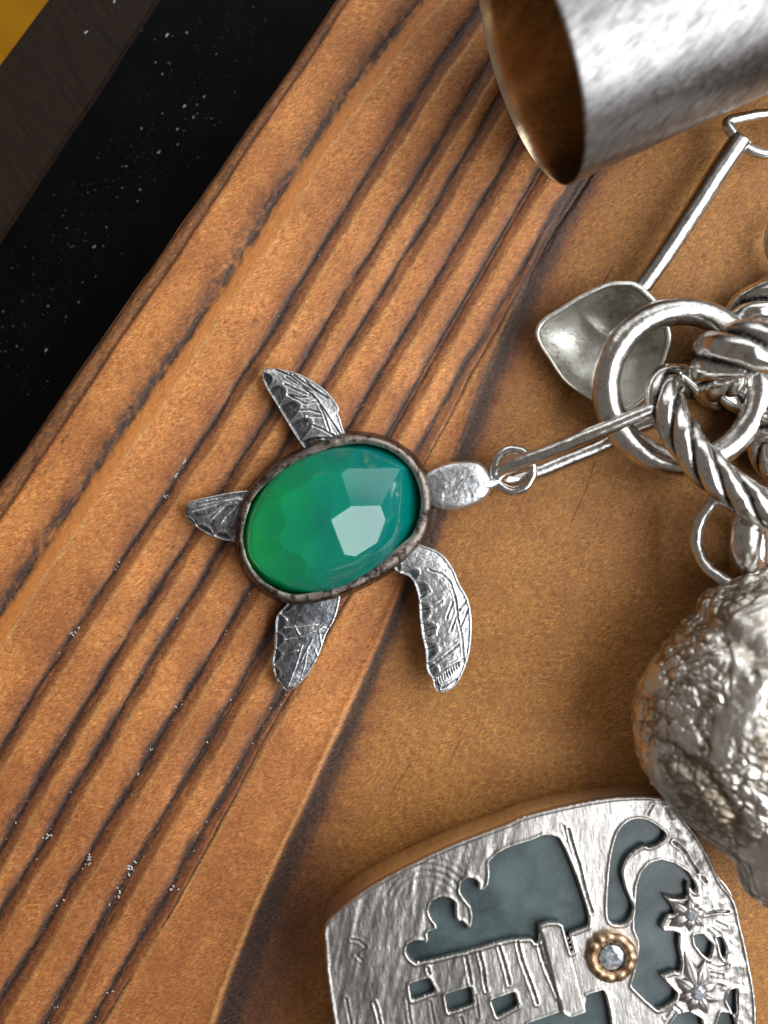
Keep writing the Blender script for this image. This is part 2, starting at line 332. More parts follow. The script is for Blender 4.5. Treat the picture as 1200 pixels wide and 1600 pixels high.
col = t.mix(t.math('MULTIPLY', sep.outputs[2], 0.9), col, t.mix(t.mr(lines, .3, .7, 0, 1), (0.56, 0.185, 0.040), (0.78, 0.31, 0.075)))
col = t.mix(t.math('MULTIPLY', am.outputs['Alpha'], 0.62), col, (0.86, 0.48, 0.19))
red = t.mix(t.mr(lines, .35, .65, 0, 1), (0.105, 0.028, 0.012), (0.30, 0.085, 0.026))
col = t.mix(t.math('MULTIPLY', sep.outputs[1], 0.80), col, red)
calm = t.math('SUBTRACT', 1.0, t.math('MULTIPLY', sep.outputs[2], 0.75))
calm = t.math('MULTIPLY', calm, t.mr(t.noise(t.coords((1, 2.5, 1), 0, 'grain'), 1.4, 3, .6), .35, .65, .45, 1.15))
sp = t.math('ADD', 1.0, t.math('MULTIPLY', t.mr(fine, 0.32, 0.68, -0.36, 0.36), calm)); sp2 = t.math('ADD', 1.0, t.math('MULTIPLY', t.mr(vfine, 0.34, 0.66, -0.38, 0.50), calm))
fib = t.mr(t.noise(t.coords((1.0, 14, 1), 0.0, 'grain'), 4.5, 5, .7), .35, .65, .84, 1.16); sp = t.math('MULTIPLY', sp, fib)
vm = t.n('ShaderNodeVectorMath', operation='SCALE'); t.l(col, vm.inputs[0]); t.l(t.math('MULTIPLY', sp, sp2), vm.inputs['Scale'])
col = vm.outputs[0]
pores = t.mr(t.noise(g1, 24, 1, 0.5), 0.66, 0.74, 0, 0.6)
col = t.mix(pores, col, (0.07, 0.025, 0.012))
cc = t.mix(t.mr(fine, .35, .7, 0, 1), (0.010, 0.007, 0.007), (0.055, 0.040, 0.036))
chf = t.math('MINIMUM', t.math('MULTIPLY', sep.outputs[0], t.mr(fine, 0.25, 0.7, 1.10, 0.78)), 0.94)
col = t.mix(chf, col, cc)
t.l(col, t.b.inputs['Base Color'])
t.l(t.mr(fine, 0.3, 0.7, 0.34, 0.55), t.b.inputs['Roughness']); t.b.inputs['Specular IOR Level'].default_value = 0.5
b = t.bump(fine, 0.7, 0.016); b = t.bump(vfine, 0.7, 0.012, b); b = t.bump(mot, 0.25, 0.03, b); t.l(b, t.b.inputs['Normal'])
M_WOOD = t.m
board = thing('wooden_board', 'brown scorched wooden board with dark grain grooves under all the silver jewellery', 'wooden board')
F = grid_faces(NR, NC)[:, ::-1]
grid_mesh('board_top', Vw, F, M_WOOD, board, attrs={'mask': ('FLOAT_COLOR', msk), 'grain': ('FLOAT_VECTOR', grain), 'flat': ('FLOAT', flatz.ravel()), 'dark_tone': ('FLOAT', np.clip(dark_tone, 0, 1).ravel())})
# side of the board
left = Vw.reshape(NR, NC, 3)[:, 0, :]; zs = np.array([0, -0.10, -0.35, -0.8, -1.3]); ins = np.array([0, 0.01, 0.03, 0.05, 0.06])
Vs = np.stack([np.stack([left[:, 0] + i_, left[:, 1] - i_*0.6, np.where(zz == 0, left[:, 2], zz)], -1) for zz, i_ in zip(zs, ins)], 1)
ms = np.zeros((NR, 5, 4)); ms[..., 0] = 0.55 + 0.3*vn(np.repeat(np.arange(NR)[:, None]*0.15, 5, 1), np.arange(5)[None, :]*0.8); ms[..., 1] = 0.8
gs = np.stack([Vs[..., 1]*1.1, Vs[..., 2], Vs[..., 0]], -1)
grid_mesh('board_side', Vs.reshape(-1, 3), grid_faces(NR, 5), M_WOOD, board, attrs={'mask': ('FLOAT_COLOR', ms.reshape(-1, 4)), 'grain': ('FLOAT_VECTOR', gs.reshape(-1, 3)), 'flat': ('FLOAT', np.zeros(NR*5))})

V3 = Vw.reshape(NR, NC, 3)
for edge_, nx_, ny_ in ((V3[0], 0, 1), (V3[:, -1], 1, 0), (V3[-1], 0, -1)):
    n_ = len(edge_); Vs = np.stack([np.stack([edge_[:, 0], edge_[:, 1], np.where(zz == 0, edge_[:, 2], zz)], -1) for zz in zs], 1)
    ms = np.zeros((n_, 5, 4)); ms[..., 0] = 0.4; ms[..., 1] = 0.7; gs = np.stack([Vs[..., 0] + Vs[..., 1], Vs[..., 2]*2, Vs[..., 0]*0], -1)
    grid_mesh('board_side', Vs.reshape(-1, 3), grid_faces(n_, 5), M_WOOD, board, attrs={'mask': ('FLOAT_COLOR', ms.reshape(-1, 4)), 'grain': ('FLOAT_VECTOR', gs.reshape(-1, 3)), 'flat': ('FLOAT', np.zeros(n_*5))})
# ------------------------------------------------------------------ black tabletop, dark plank, floor far below
def slab(name, poly, z0, z1, mat, parent=None, bev=0.02):
    bm = bmesh.new(); vs = [bm.verts.new((x, y, z1)) for x, y in poly]; f = bm.faces.new(vs)
    if f.normal.z < 0: f.normal_flip()
    r = bmesh.ops.extrude_face_region(bm, geom=[f]); 
    for v in [e for e in r['geom'] if isinstance(e, bmesh.types.BMVert)]: v.co.z = z0
    bm.normal_update(); bmesh.ops.recalc_face_normals(bm, faces=bm.faces)
    if bev: bmesh.ops.bevel(bm, geom=[e for e in bm.edges if abs(e.verts[0].co.z - e.verts[1].co.z) < 1e-6 and e.verts[0].co.z > (z0+z1)/2], offset=bev, segments=2, affect='EDGES')
    me = bpy.data.meshes.new(name); bm.to_mesh(me); bm.free(); me.materials.append(mat)
    return link(bpy.data.objects.new(name, me), parent)
t = NT('black_lacquer')
co = t.coords((1, 1, 1)); st = t.coords((0.35, 5, 1), -0.95)
n1 = t.noise(co, 1.2, 4, 0.6); n2 = t.noise(st, 4, 4, 0.6); n3 = t.noise(co, 60, 2, 0.6)
c = t.mix(t.mr(n2, .4, .8, 0, 1), (0.0010, 0.0011, 0.0014), (0.003, 0.0026, 0.0026)); t.l(c, t.b.inputs['Base Color'])
t.l(t.mr(n1, .3, .7, .28, .42), t.b.inputs['Roughness']); t.b.inputs['Specular IOR Level'].default_value = 0.12
t.l(t.bump(n3, .12, .01), t.b.inputs['Normal']); M_BLACK = t.m
t = NT('dark_brown_stain')
co = t.coords((1, 1, 1)); st = t.coords((0.5, 9, 1), -0.95)
n2 = t.noise(st, 3, 5, 0.65); n3 = t.noise(t.coords((1, 2.5, 1), -0.95), 34, 3, 0.6); n4 = t.noise(co, .7, 2, .5)
c = t.mix(t.mr(n2, .3, .75, 0, 1), (0.006, 0.0035, 0.002), (0.030, 0.017, 0.010)); c = t.mix(t.mr(n3, .45, .75, 0, .6), c, (0.045, 0.031, 0.023)); t.l(c, t.b.inputs['Base Color'])
t.b.inputs['Roughness'].default_value = 0.6; t.b.inputs['Specular IOR Level'].default_value = 0.15
t.l(t.bump(n3, .3, .012), t.b.inputs['Normal']); M_DBROWN = t.m
t = NT('amber_floor')
co = t.coords((1, 1, 1)); n2 = t.noise(t.coords((.2, 2, 1), -0.8), .6, 4, 0.6)
t.l(t.mix(t.mr(n2, .3, .7, 0, 1), (0.60, 0.26, 0.010), (0.85, 0.42, 0.02)), t.b.inputs['Base Color']); t.b.inputs['Roughness'].default_value = 0.7; t.b.inputs['Specular IOR Level'].default_value = .1; M_FLOOR = t.m
ZT = -1.30
def PT(px, py, z): return P(px, py, z)[:2]
# tabletop: everything right of the line parallel to the board
tagd = slab('tabletop', [PT(150,-140,ZT), PT(1700,-900,ZT), PT(1700,2500,ZT), PT(-700,2500,ZT), PT(-700,1420,ZT)][::-1] if False else [PT(-900,1830,ZT), PT(245,-40+0,ZT), PT(700,-720,ZT), PT(2000,-720,ZT), PT(2000,2500,ZT), PT(-900,2500,ZT)], ZT-1.5, ZT, M_BLACK)
tag(tagd, 'black dusty tabletop beside the board', kind='structure')
# the dark brown edging plank left of it, a hair higher, with a slightly uneven inner edge
inner = [(300,-80),(248,0),(200,74),(150,152),(108,212),(70,270),(34,326),(0,377),(-60,466),(-900,1790)]
outer = [(-900,1300),(-300,460),(0,98),(73,0),(110,-48),(620,-720)]
polyp = [PT(x, y, ZT+0.06) for x, y in [(720,-720)] + inner] + [PT(x, y, ZT+0.06) for x, y in outer]
pl = slab('edging_plank', polyp, ZT-1.2, ZT+0.06, M_DBROWN, bev=0.055)
tag(pl, 'dark brown stained edging plank along the black tabletop in the top corner', 'plank')
fl = slab('floor', [(-150,-150),(150,-150),(150,150),(-150,150)], -17, -16, M_FLOOR, bev=0); tag(fl, 'amber floor far below the table', kind='structure')

# ------------------------------------------------------------------ dust flecks
def flecks(name, items, mat):
    V = []; Fq = []
    for (x, y, z, a, L, W) in items:
        c, s = math.cos(a), math.sin(a); k = len(V)
        for (u, v, h) in ((-L, -W, 0), (L, -W*.6, 0), (L*.8, W, 0), (-L*.9, W*.7, 0), (-L*.6, 0, W), (L*.6, 0, W*.8)):
            V.append((x + u*c - v*s, y + u*s + v*c, z + h))
        Fq += [(k, k+1, k+5, k+4), (k+2, k+3, k+4, k+5), (k+1, k+2, k+5, k+5), (k+3, k, k+4, k+4)]
    me = bpy.data.meshes.new(name); me.from_pydata(V, [], [tuple(dict.fromkeys(f)) for f in Fq]); me.materials.append(mat)
    o = link(bpy.data.objects.new(name, me)); return o
t = NT('dust'); t.b.inputs['Base Color'].default_value = (0.62, 0.62, 0.62, 1); t.b.inputs['Roughness'].default_value = .7; M_DUST = t.m
items = []
cl = [(285,230,60),(240,260,40),(215,265,30),(160,330,45),(120,360,40),(300,150,50),(260,60,40),(380,50,30),(90,400,40),(40,490,40),(20,540,35),(60,620,25),(230,200,60),(130,45,25),(330,90,80),(70,450,50)]
for i in range(620):
    cx, cy, sd = cl[RNG.randint(len(cl))]; px, py = RNG.normal(cx, sd), RNG.normal(cy, sd)
    if px > EDGE(py) - 14 or px < 0.75*(-py)+140: continue
    big_ = RNG.rand()**9; x, y, z = P(px, py, ZT)
    items.append((x, y, ZT + .002, RNG.uniform(.3, 1.6), 0.0025 + 0.015*big_, 0.002 + 0.004*big_))
for (px, py, L) in [(136,53,.035),(180,5,.03),(319,151,.02),(248,238,.025),(277,202,.02),(302,183,.02),(219,296,.02),(72,547,.03),(148,385,.02),(292,51,.02),(261,55,.035),(288,166,.03)]:
    x, y, z = P(px, py, ZT); items.append((x, y, ZT + .07 if px < 200 and py < 100 else ZT+.003, RNG.uniform(.4, 1.4), L, L*.4))
tag(flecks('dust', items, M_DUST), 'white dust flecks scattered on the black tabletop', kind='stuff')
items = []
for i in range(260):
    f = [LB, LC, LD, LE, LF, LG, LH][RNG.randint(7)]; py = RNG.uniform(650, 1600); px = float(f(py)) + RNG.normal(2, 5)
    if px < -20: continue
    big_ = RNG.rand()**3; items.append(((px-600)/100, (800-py)/100, -.03, RNG.uniform(0, 3), 0.006 + .018*big_, .004 + .010*big_))
for i in range(170):
    px, py = RNG.uniform(0, 1000), RNG.uniform(300, 1600)
    if px < EDGE(py) + 20: continue
    items.append(((px-600)/100, (800-py)/100, .025, RNG.uniform(0.2, 2.2), RNG.uniform(.006, .02), .003))
for px, py in [(114,987),(122,984),(175,890),(185,878),(283,723),(272,740),(258,775),(275,732),(201,1361),(205,1352),(268,1387),(72,1308),(135,1343),(184,1389)]:
    for q in range(4): items.append(((px+RNG.normal(0,4)-600)/100, (800-py+RNG.normal(0,4))/100, -.02, RNG.uniform(0, 3), RNG.uniform(.015, .035), .014))
tag(flecks('wood_dust', items, M_DUST), 'pale dust crumbs lying in the grooves of the wooden board', kind='stuff')

# ------------------------------------------------------------------ turtle pendant
TURT = thing('turtle_pendant', 'silver sea turtle pendant with an oval green faceted stone for its shell', 'pendant')
OUT = [(541,679),(580,681),(607.5,689),(635,705),(654,726),(667,748),(673,775.5),(671,806),(662.5,836),(646,861),(624,880),(591,902),(552.5,921),(514,935),(478,942),(445,939),(415,924),(393,902),(378,877),(371,850),(371,822),(375,795),(387.5,770),(407,748),(431.5,727),(464.5,708),(503,690)]
INN = [(552.5,693.5),(574.5,694),(602,701),(624,714),(643,734),(654,759),(658,784),(654,811),(643,836),(624,852.5),(596.5,876),(563.5,899),(525,917),(489,925),(462,928),(431.5,920),(407,902),(390,880),(382,855),(381,830.5),(387.5,800),(398.5,775.5),(423,751),(453.5,729),(492,709.5),(525,698.5)]
def bezel():
    n = 240; o = catmull(OUT, n, True); i = catmull(INN, n, True)
    # align by angle about centre
    c = np.array([520, 812.0])
    def byang(p):
        a = np.unwrap(np.arctan2(p[:,1]-c[1], p[:,0]-c[0])); 
        if a[-1] < a[0]: p = p[::-1]; a = a[::-1]
        A = np.linspace(0, 2*np.pi, n, endpoint=False); a0 = a % (2*np.pi); od = np.argsort(a0); a0 = a0[od]; q = p[od]
        a0 = np.concatenate([a0[-3:]-2*np.pi, a0, a0[:3]+2*np.pi]); q = np.vstack([q[-3:], q, q[:3]])
        return np.stack([np.interp(A, a0, q[:, 0]), np.interp(A, a0, q[:, 1])], 1)
    o = byang(o); i = byang(i); ang = np.linspace(0, 2*np.pi, n, endpoint=False)
    wob = 0.9*vn(np.cos(ang)*9+20, np.sin(ang)*9+20) + .5*vn(np.cos(ang)*25+30, np.sin(ang)*25+30)
    nrm = (o - i); nrm /= np.linalg.norm(nrm, axis=1)[:, None]
    rows = []
    def row(px, z): rows.append(np.array([P(a, b_, z_) for (a, b_), z_ in zip(px, np.broadcast_to(z, n))]))
    row(o + nrm*5 , .10); row(o + nrm*4.0, .16); row(o + nrm*(1.5+wob[:, None]*.3), .42); row(o + nrm*(0.0+wob[:, None]*.5), .50); row(o*.88 + i*.12, .53 + .006*wob)
    row(o*.62 + i*.38, .545 + .008*wob); row(o*.3 + i*.7, .54 + .01*wob); row(i + nrm*(1.0+wob[:, None]), .525); row(i - nrm*(.3), .50); row(i, .40); row(i, .2)
    V = np.stack(rows, 1).reshape(-1, 3); pat = np.zeros((n, len(rows)))
    lit = 0.5 - 0.5*np.cos(ang - 0.25)   # window light painted in: right hand rim brighter, left browner
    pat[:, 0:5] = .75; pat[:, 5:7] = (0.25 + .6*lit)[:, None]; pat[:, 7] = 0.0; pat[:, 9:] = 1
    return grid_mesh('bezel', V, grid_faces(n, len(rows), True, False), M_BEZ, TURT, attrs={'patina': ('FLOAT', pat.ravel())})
bezel()
# green stone: a rose cut made by real planar cuts
def gem():
    cx, cy, _ = P(520, 812, .5)
    bm = bmesh.new(); o = catmull(INN, 110, True)
    top = [bm.verts.new(P(a, b_, .95)[:2] + (1.3,)) for a, b_ in o]; bot = [bm.verts.new(P(a, b_, .16)) for a, b_ in o]
    for v in top + bot:
        v.co.x = cx + (v.co.x - cx)*1.012; v.co.y = cy + (v.co.y - cy)*1.012
    n = len(o); bm.faces.new(top); bm.faces.new(bot[::-1])
    for k in range(n): bm.faces.new((top[k], top[(k+1) % n], bot[(k+1) % n], bot[k]))
    bmesh.ops.recalc_face_normals(bm, faces=bm.faces)
    th = R(24); ax, ay = 1.40, 1.06
    e1 = Vector((math.cos(th), math.sin(th), 0)); e2 = Vector((-math.sin(th), math.cos(th), 0))
    def cut(az, r0, z0, tilt):
        """plane facing azimuth az whose height is z0 at elliptical radius r0"""
        d = Vector((math.cos(R(az)), math.sin(R(az)), 0)); u = d.dot(e1); v = d.dot(e2)
        rad = 1/math.sqrt((u/ax)**2 + (v/ay)**2)
        nrm = Vector((d.x*math.sin(R(tilt)), d.y*math.sin(R(tilt)), math.cos(R(tilt))))
        p = Vector((cx, cy, 0)) + d*rad*r0 + Vector((0, 0, z0))
        g_ = bm.verts[:] + bm.edges[:] + bm.faces[:]
        bmesh.ops.bisect_plane(bm, geom=g_, plane_co=p, plane_no=nrm, clear_outer=True, clear_inner=False, dist=1e-5)
        ed = [e for e in bm.edges if e.is_boundary]
        if ed: bmesh.ops.contextual_create(bm, geom=ed)
    ZA = 1.02
    def zat(az, r0, ti=15.5):
        d = Vector((math.cos(R(az)), math.sin(R(az)), 0)); return ZA - math.tan(R(ti))*r0/math.sqrt((d.dot(e1)/ax)**2 + (d.dot(e2)/ay)**2)
    for az, ti in ((-20, GEMT), (66, 14), (112, 15), (150, 16), (205, 14), (262, 15)): cut(az, 0, ZA, ti)
    for az, r0, ti in ((42, .36, 24), (3, .60, 39), (64, .64, 37), (92, .66, 39), (128, .62, 36), (172, .60, 27), (205, .66, 28), (232, .62, 30), (262, .66, 31), (288, .56, 37), (318, .62, 39), (340, .60, 40)): cut(az, r0, zat(az, r0, 19 if az > 300 or az < 10 else 15.5), ti)
    for k in range(40): az = k*9; cut(az, .84, .68, 37)
    for k in range(48): az = k*7.5+2; cut(az, .93, .595, 48)
    for k in range(48): az = k*7.5; cut(az, .985, .52, 62)
    bmesh.ops.remove_doubles(bm, verts=bm.verts, dist=1e-4); bmesh.ops.recalc_face_normals(bm, faces=bm.faces)
    for f in bm.faces: f.smooth = f.normal.z < .82
    for e in bm.edges: e.smooth = not (e.is_manifold and (e.link_faces[0].normal.z > .82 or e.link_faces[1].normal.z > .82) and e.calc_face_angle(0) > .06)
    me = bpy.data.meshes.new('gemstone'); bm.to_mesh(me); bm.free()
    t = NT('green_stone'); b = t.b
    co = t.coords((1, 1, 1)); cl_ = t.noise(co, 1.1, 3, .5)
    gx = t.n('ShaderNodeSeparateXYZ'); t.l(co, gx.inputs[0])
    glow_tone = t.mr(t.math('ADD', gx.outputs[0], t.math('MULTIPLY', cl_, .9)), -1.9, 0.2, 0, 1)   # left-end glow of light through the stone, painted into its colour
    t.l(t.ramp(glow_tone, (0, (0.01, 0.74, 0.17)), (0.30, (0.0, 0.46, 0.15)), (0.70, (0.0, 0.26, 0.17)), (1, (0.0, 0.20, 0.17))), b.inputs['Base Color'])
    b.inputs['Roughness'].default_value = .07; b.inputs['IOR'].default_value = 1.66
    b.inputs['Subsurface Weight'].default_value = 1.0; b.inputs['Subsurface Radius'].default_value = (.05, .6, .35); b.inputs['Subsurface Scale'].default_value = .9
    sc = t.bump(t.noise(t.coords((1, 12, 1), .9), 20, 3, .6), .05, .004); t.l(sc, b.inputs['Normal'])
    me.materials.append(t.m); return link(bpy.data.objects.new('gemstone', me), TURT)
GEMT = 20
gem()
bk = slab('back_plate', [P(a, b_, .12)[:2] for a, b_ in catmull(INN, 60, True)], .08, .145, M_POL, TURT, bev=0)

def flipper(le, ri, z_base, z_tip, lines, off, sc, scal=0, patina=.5, thick=.07, name='flipper', bright_lines=False, ns=170, nt=70, scdepth=.03, side=0, arch=.05, seed=0, wl=1.4, scw=.34, label=None):
    L = catmull(le, ns); Rr = catmull(ri, ns); tq = np.linspace(0, 1, nt)
    # ease the cross grid so the tip closes softly
    PX = L[:, None, :]*(1-tq)[None, :, None] + Rr[:, None, :]*tq[None, :, None]
    Xp, Yp = PX[..., 0], PX[..., 1]; s = np.linspace(0, 1, ns)[:, None]; T = tq[None, :] + 0*s
    wid = np.linalg.norm(Rr - L, axis=1)[:, None] + 1e-6
    dedge = np.minimum(T, 1-T)*wid; dl = (T if side == 0 else 1-T)*wid
    dtip = np.hypot(Xp - L[-1, 0], Yp - L[-1, 1]); dedge = np.minimum(dedge, dtip)
    z = z_base + (z_tip - z_base)*s + arch*(1 - (2*T-1)**2)*sm(0, 25, wid)
    pat = np.full(z.shape, patina) + .25*fbm(Xp*.05, Yp*.05, seed=seed) + .3*fbm(Xp*.25, Yp*.25, seed=seed+3)*.8
    ld = [[(x/sc+off[0], y/sc+off[1]) for x, y in pl_] for pl_ in lines]
    D = segdist(Xp, Yp, ld) + .4*vn(Xp*.3, Yp*.3, seed=2); g_ = np.exp(-(D/wl)**2)
    if bright_lines: z = z + .018*g_; pat = pat*(1-g_*1.0)
    else:
        z = z - .022*g_; pat = pat + .7*g_ - .5*np.exp(-((D-2.6)/1.2)**2); z = z + .006*np.exp(-((D-2.6)/1.3)**2)
    if scal:
        ph = s*scal + .1*vn(s*9, 0*s); cell = np.abs((ph % 1) - .5)*2   # 0 in a lobe centre, 1 on the rib
        tl = T if side == 0 else 1-T
        reach = scw*(1 - cell**2.5)*(1 + .35*vn(np.floor(ph)*3.3+0*T, 0*T+.5, seed=seed))
        m_ = sm(.05, -.05, tl - reach) * sm(.01, .04, tl); rib = np.exp(-((tl - reach)/.06)**2) * (tl > .0)
        z = z - scdepth*m_ + .012*rib*(tl < scw+.1); pat = np.where(m_ > .3, pat + .55*m_ + .25*fbm(Xp*.3, Yp*.3, seed=seed+9), pat) - .55*rib*(1-m_)
    lipm = np.exp(-(dedge/2.0)**2); z = z + .014*np.exp(-((dedge-1.5)/1.6)**2) - .02*np.exp(-(dedge/.9)**2); pat = pat*(1-.98*np.exp(-(dedge/2.4)**2))
    z = z + .008*fbm(Xp*.12, Yp*.12, seed=seed+5) + .003*fbm(Xp*.6, Yp*.6, seed=seed+6, o=2)
    W3 = np.stack([(Xp-600)*(CAMZ-z)/CAMZ/100, (800-Yp)*(CAMZ-z)/CAMZ/100, z], -1)
    ring = np.concatenate([np.arange(ns)*nt, (ns-1)*nt + np.arange(1, nt), (np.arange(ns-2, -1, -1))*nt + nt-1, np.arange(nt-2, 0, -1)])
    V = W3.reshape(-1, 3); F_ = grid_faces(ns, nt); base = len(V)
    rv = V[ring]; c = rv.mean(0)
    lo1 = rv.copy(); lo1[:, 2] -= thick*.6; lo2 = rv.copy(); lo2[:, 2] -= thick; lo2[:, :2] = lo2[:, :2]*.985 + c[:2]*.015
    m = len(ring); V = np.vstack([V, lo1, lo2]); i0 = ring; i1 = base+np.arange(m); i2 = base+m+np.arange(m)
    q = lambda a, b_: np.stack([a, np.roll(a, -1), np.roll(b_, -1), b_], 1)
    V2 = W3.reshape(-1, 3).copy(); V2[:, 2] -= thick; nb = len(V); V = np.vstack([V, V2])
    F_ = np.vstack([F_, q(i0, i1), q(i1, i2), grid_faces(ns, nt, off=nb)[:, ::-1]])
    pt = np.concatenate([np.clip(pat, 0, 1).ravel(), np.full(m, .15), np.full(m, .6), np.full(len(V2), .8)])
    o = grid_mesh(name, V, F_, M_FLIP, TURT, attrs={'patina': ('FLOAT', pt)})
    if label: o['label'] = label
    return o
flipper([(505,742),(476.4,701.6),(460.8,679),(445.2,653.5),(431,629.4),(417,606.7),(411.2,591),(410.5,578.4)],
        [(560,715),(540,679),(531.6,653.5),(528,646),(528.8,635),(513,613.8),(489,595.4),(463.7,582.7),(436.7,576.3),(418.3,575.6),(410.5,578)],
        .32, .28, [[(400,200),(540,290),(690,400),(760,480),(820,620),(880,800)], [(270,110),(450,190),(600,320),(740,460),(860,630),(1010,850)], [(440,170),(580,300),(690,360)], [(380,280),(560,370),(680,410)], [(420,400),(560,430),(670,420)], [(440,410),(620,505),(740,470)], [(520,570),(660,570),(780,600)], [(640,640),(790,640)], [(650,720),(800,780),(960,870)], [(620,250),(700,340),(850,430)], [(740,880),(900,880)], [(480,180),(860,440)]],
        (390,560), 7.06, scal=6, patina=.28, scdepth=.045, seed=1, scw=.42, wl=1.0)
flipper([(425,862),(370,847),(350,844),(326.7,835.7),(309,825),(298,816),(291.7,810),(288.7,800.7)],
        [(420,762),(396.7,765),(361.7,769),(326.7,776),(303.3,781.4),(295,785),(291.7,789),(288.7,800)],
        .30, .24, [[(850,340),(600,380),(350,470),(150,520)], [(860,350),(640,400),(500,500),(350,590)], [(800,390),(620,430),(500,540),(410,640)], [(830,370),(700,510),(600,600),(550,690)], [(850,380),(780,520),(740,620),(700,710)], [(800,330),(550,375),(250,440)], [(560,330),(380,360),(240,390)]],
        (280,740), 8.57, patina=.74, bright_lines=True, seed=4, wl=.9, scal=5, scw=.16, scdepth=.02)
flipper([(455,915),(448.7,943),(432.5,962.5),(430,987.5),(428.7,1012.5),(425.6,1037.5),(432.5,1065),(441,1075),(450,1080)],
        [(535,905),(530,943),(522.5,968.7),(510,990),(502.5,1012.5),(492.5,1035),(475,1061),(460,1076),(450,1080)],
        .30, .28, [[(500,870),(460,1000),(420,1130),(320,1390)], [(620,810),(560,930),(540,1080),(480,1300)], [(580,880),(480,1080)], [(710,680),(740,880)], [(740,640),(800,650)], [(250,650),(450,640),(680,610)], [(270,800),(500,760),(740,660)], [(330,960),(450,930)], [(400,620),(460,730)], [(220,460),(300,550)], [(660,920),(690,1000)]],
        (410,900), 8.0, patina=.78, bright_lines=True, seed=7, wl=.8, scal=7, scw=.15, scdepth=.018)
flipper([(607,870),(619.5,892),(642,903),(653.6,931),(655,953.7),(658.5,986),(665,1018.7),(666.6,1044.7),(676,1062.5),(681,1077),(691,1083.7)],
        [(636,845),(656,850.6),(687.7,864),(707,887),(718.6,913),(731.6,937.5),(737,970),(735,1010.6),(726.7,1043),(713.7,1069),(700.7,1080),(691,1083.7)],
        .40, .46, [[(430,310),(560,350),(640,430),(690,600),(710,780),(750,950),(770,1200)], [(340,700),(460,680),(560,610)], [(350,580),(440,520)], [(390,900),(500,860)], [(420,950),(490,920)], [(400,1080),(560,1020)], [(440,1250),(600,1130),(720,1030)], [(470,1340),(640,1240),(760,1180)], [(500,1400),(560,1450),(700,1360)], [(600,780),(660,620)], [(640,900),(700,740)], [(720,700),(790,600)], [(740,850),(810,680)]]
        + [[(490+22*k, 1390-18*k),(500+22*k, 1440-20*k)] for k in range(11)], (600,840), 6.156, scal=8, patina=.16, scdepth=.028, seed=11, thick=.13, arch=.035, scw=.24, wl=1.1)
# turtle head
def head():
    o = np.array([(664,742),(690,727),(715,721),(745,722),(761,735),(768,755),(762,773),(745,787),(715,797),(690,796),(674,790),(664,770)], float)
    n = 120; C = catmull(o, n, True); c = np.array([716, 759.]); rr = np.concatenate([[0.02], np.linspace(.08, 1, 34)])
    rows = []
    for r_ in rr:
        p = c + (C-c)*r_; rows.append(p)
    XY = np.stack(rows, 0); D = 1-rr[:, None]
    z = .38 + .10*np.sqrt(np.clip(1-rr[:, None]**5, 0, 1)) + .010*fbm(XY[..., 0]*.05, XY[..., 1]*.05, o=3) + .006*fbm(XY[..., 0]*.2, XY[..., 1]*.2, o=3)
    pat = .40 + .35*fbm(XY[..., 0]*.05, XY[..., 1]*.08, seed=3) ; pat = pat*(1-.8*np.exp(-((rr[:, None]-.93)/.05)**2)) - .35*sm(735, 760, XY[..., 0])
    low = []
    for r_, zz in ((1.03, .34), (1.0, .28), (.9, .22), (.02, .2)): low.append((c + (C-c)*r_, zz))
    Vt = np.stack([(XY[..., 0]-600)*(CAMZ-z)/1800, (800-XY[..., 1])*(CAMZ-z)/1800, z], -1)
    Vl = np.stack([np.stack([(p[:, 0]-600)*(CAMZ-zz)/1800, (800-p[:, 1])*(CAMZ-zz)/1800, np.full(n, zz)], -1) for p, zz in low], 0)
    V = np.vstack([Vt.reshape(-1, 3), Vl.reshape(-1, 3)]); nr = len(rr)+4
    pt = np.concatenate([np.clip(pat, 0, 1).ravel(), np.full(4*n, .5)])
    grid_mesh('head', V, grid_faces(nr, n, False, True), M_FLIP, TURT, attrs={'patina': ('FLOAT', pt)})
head()
sweep('neck', [P(756,757,.36), P(766,756,.36), P(774,753,.36), P(779,752,.36)], .115, M_FLIP, TURT, n=24, m=16, taper=lambda s: 1 - .45*s)
def circ(cx, cy, rx, ry, z0, n=16, tilt=0, tdir=0, a0=0, a1=360):
    out = []
    for a in np.linspace(R(a0), R(a1), n, endpoint=(a1-a0) < 360):
        px = cx + rx*math.cos(a); py = cy - ry*math.sin(a)
        z = z0 + tilt*math.cos(a - R(tdir)); out.append(P(px, py, z))
    return out
sweep('loop', circ(802, 735, 30, 33, .36, tilt=.02, tdir=40), .074, M_POL, TURT, n=150, m=18, closed=True, rough=.12)

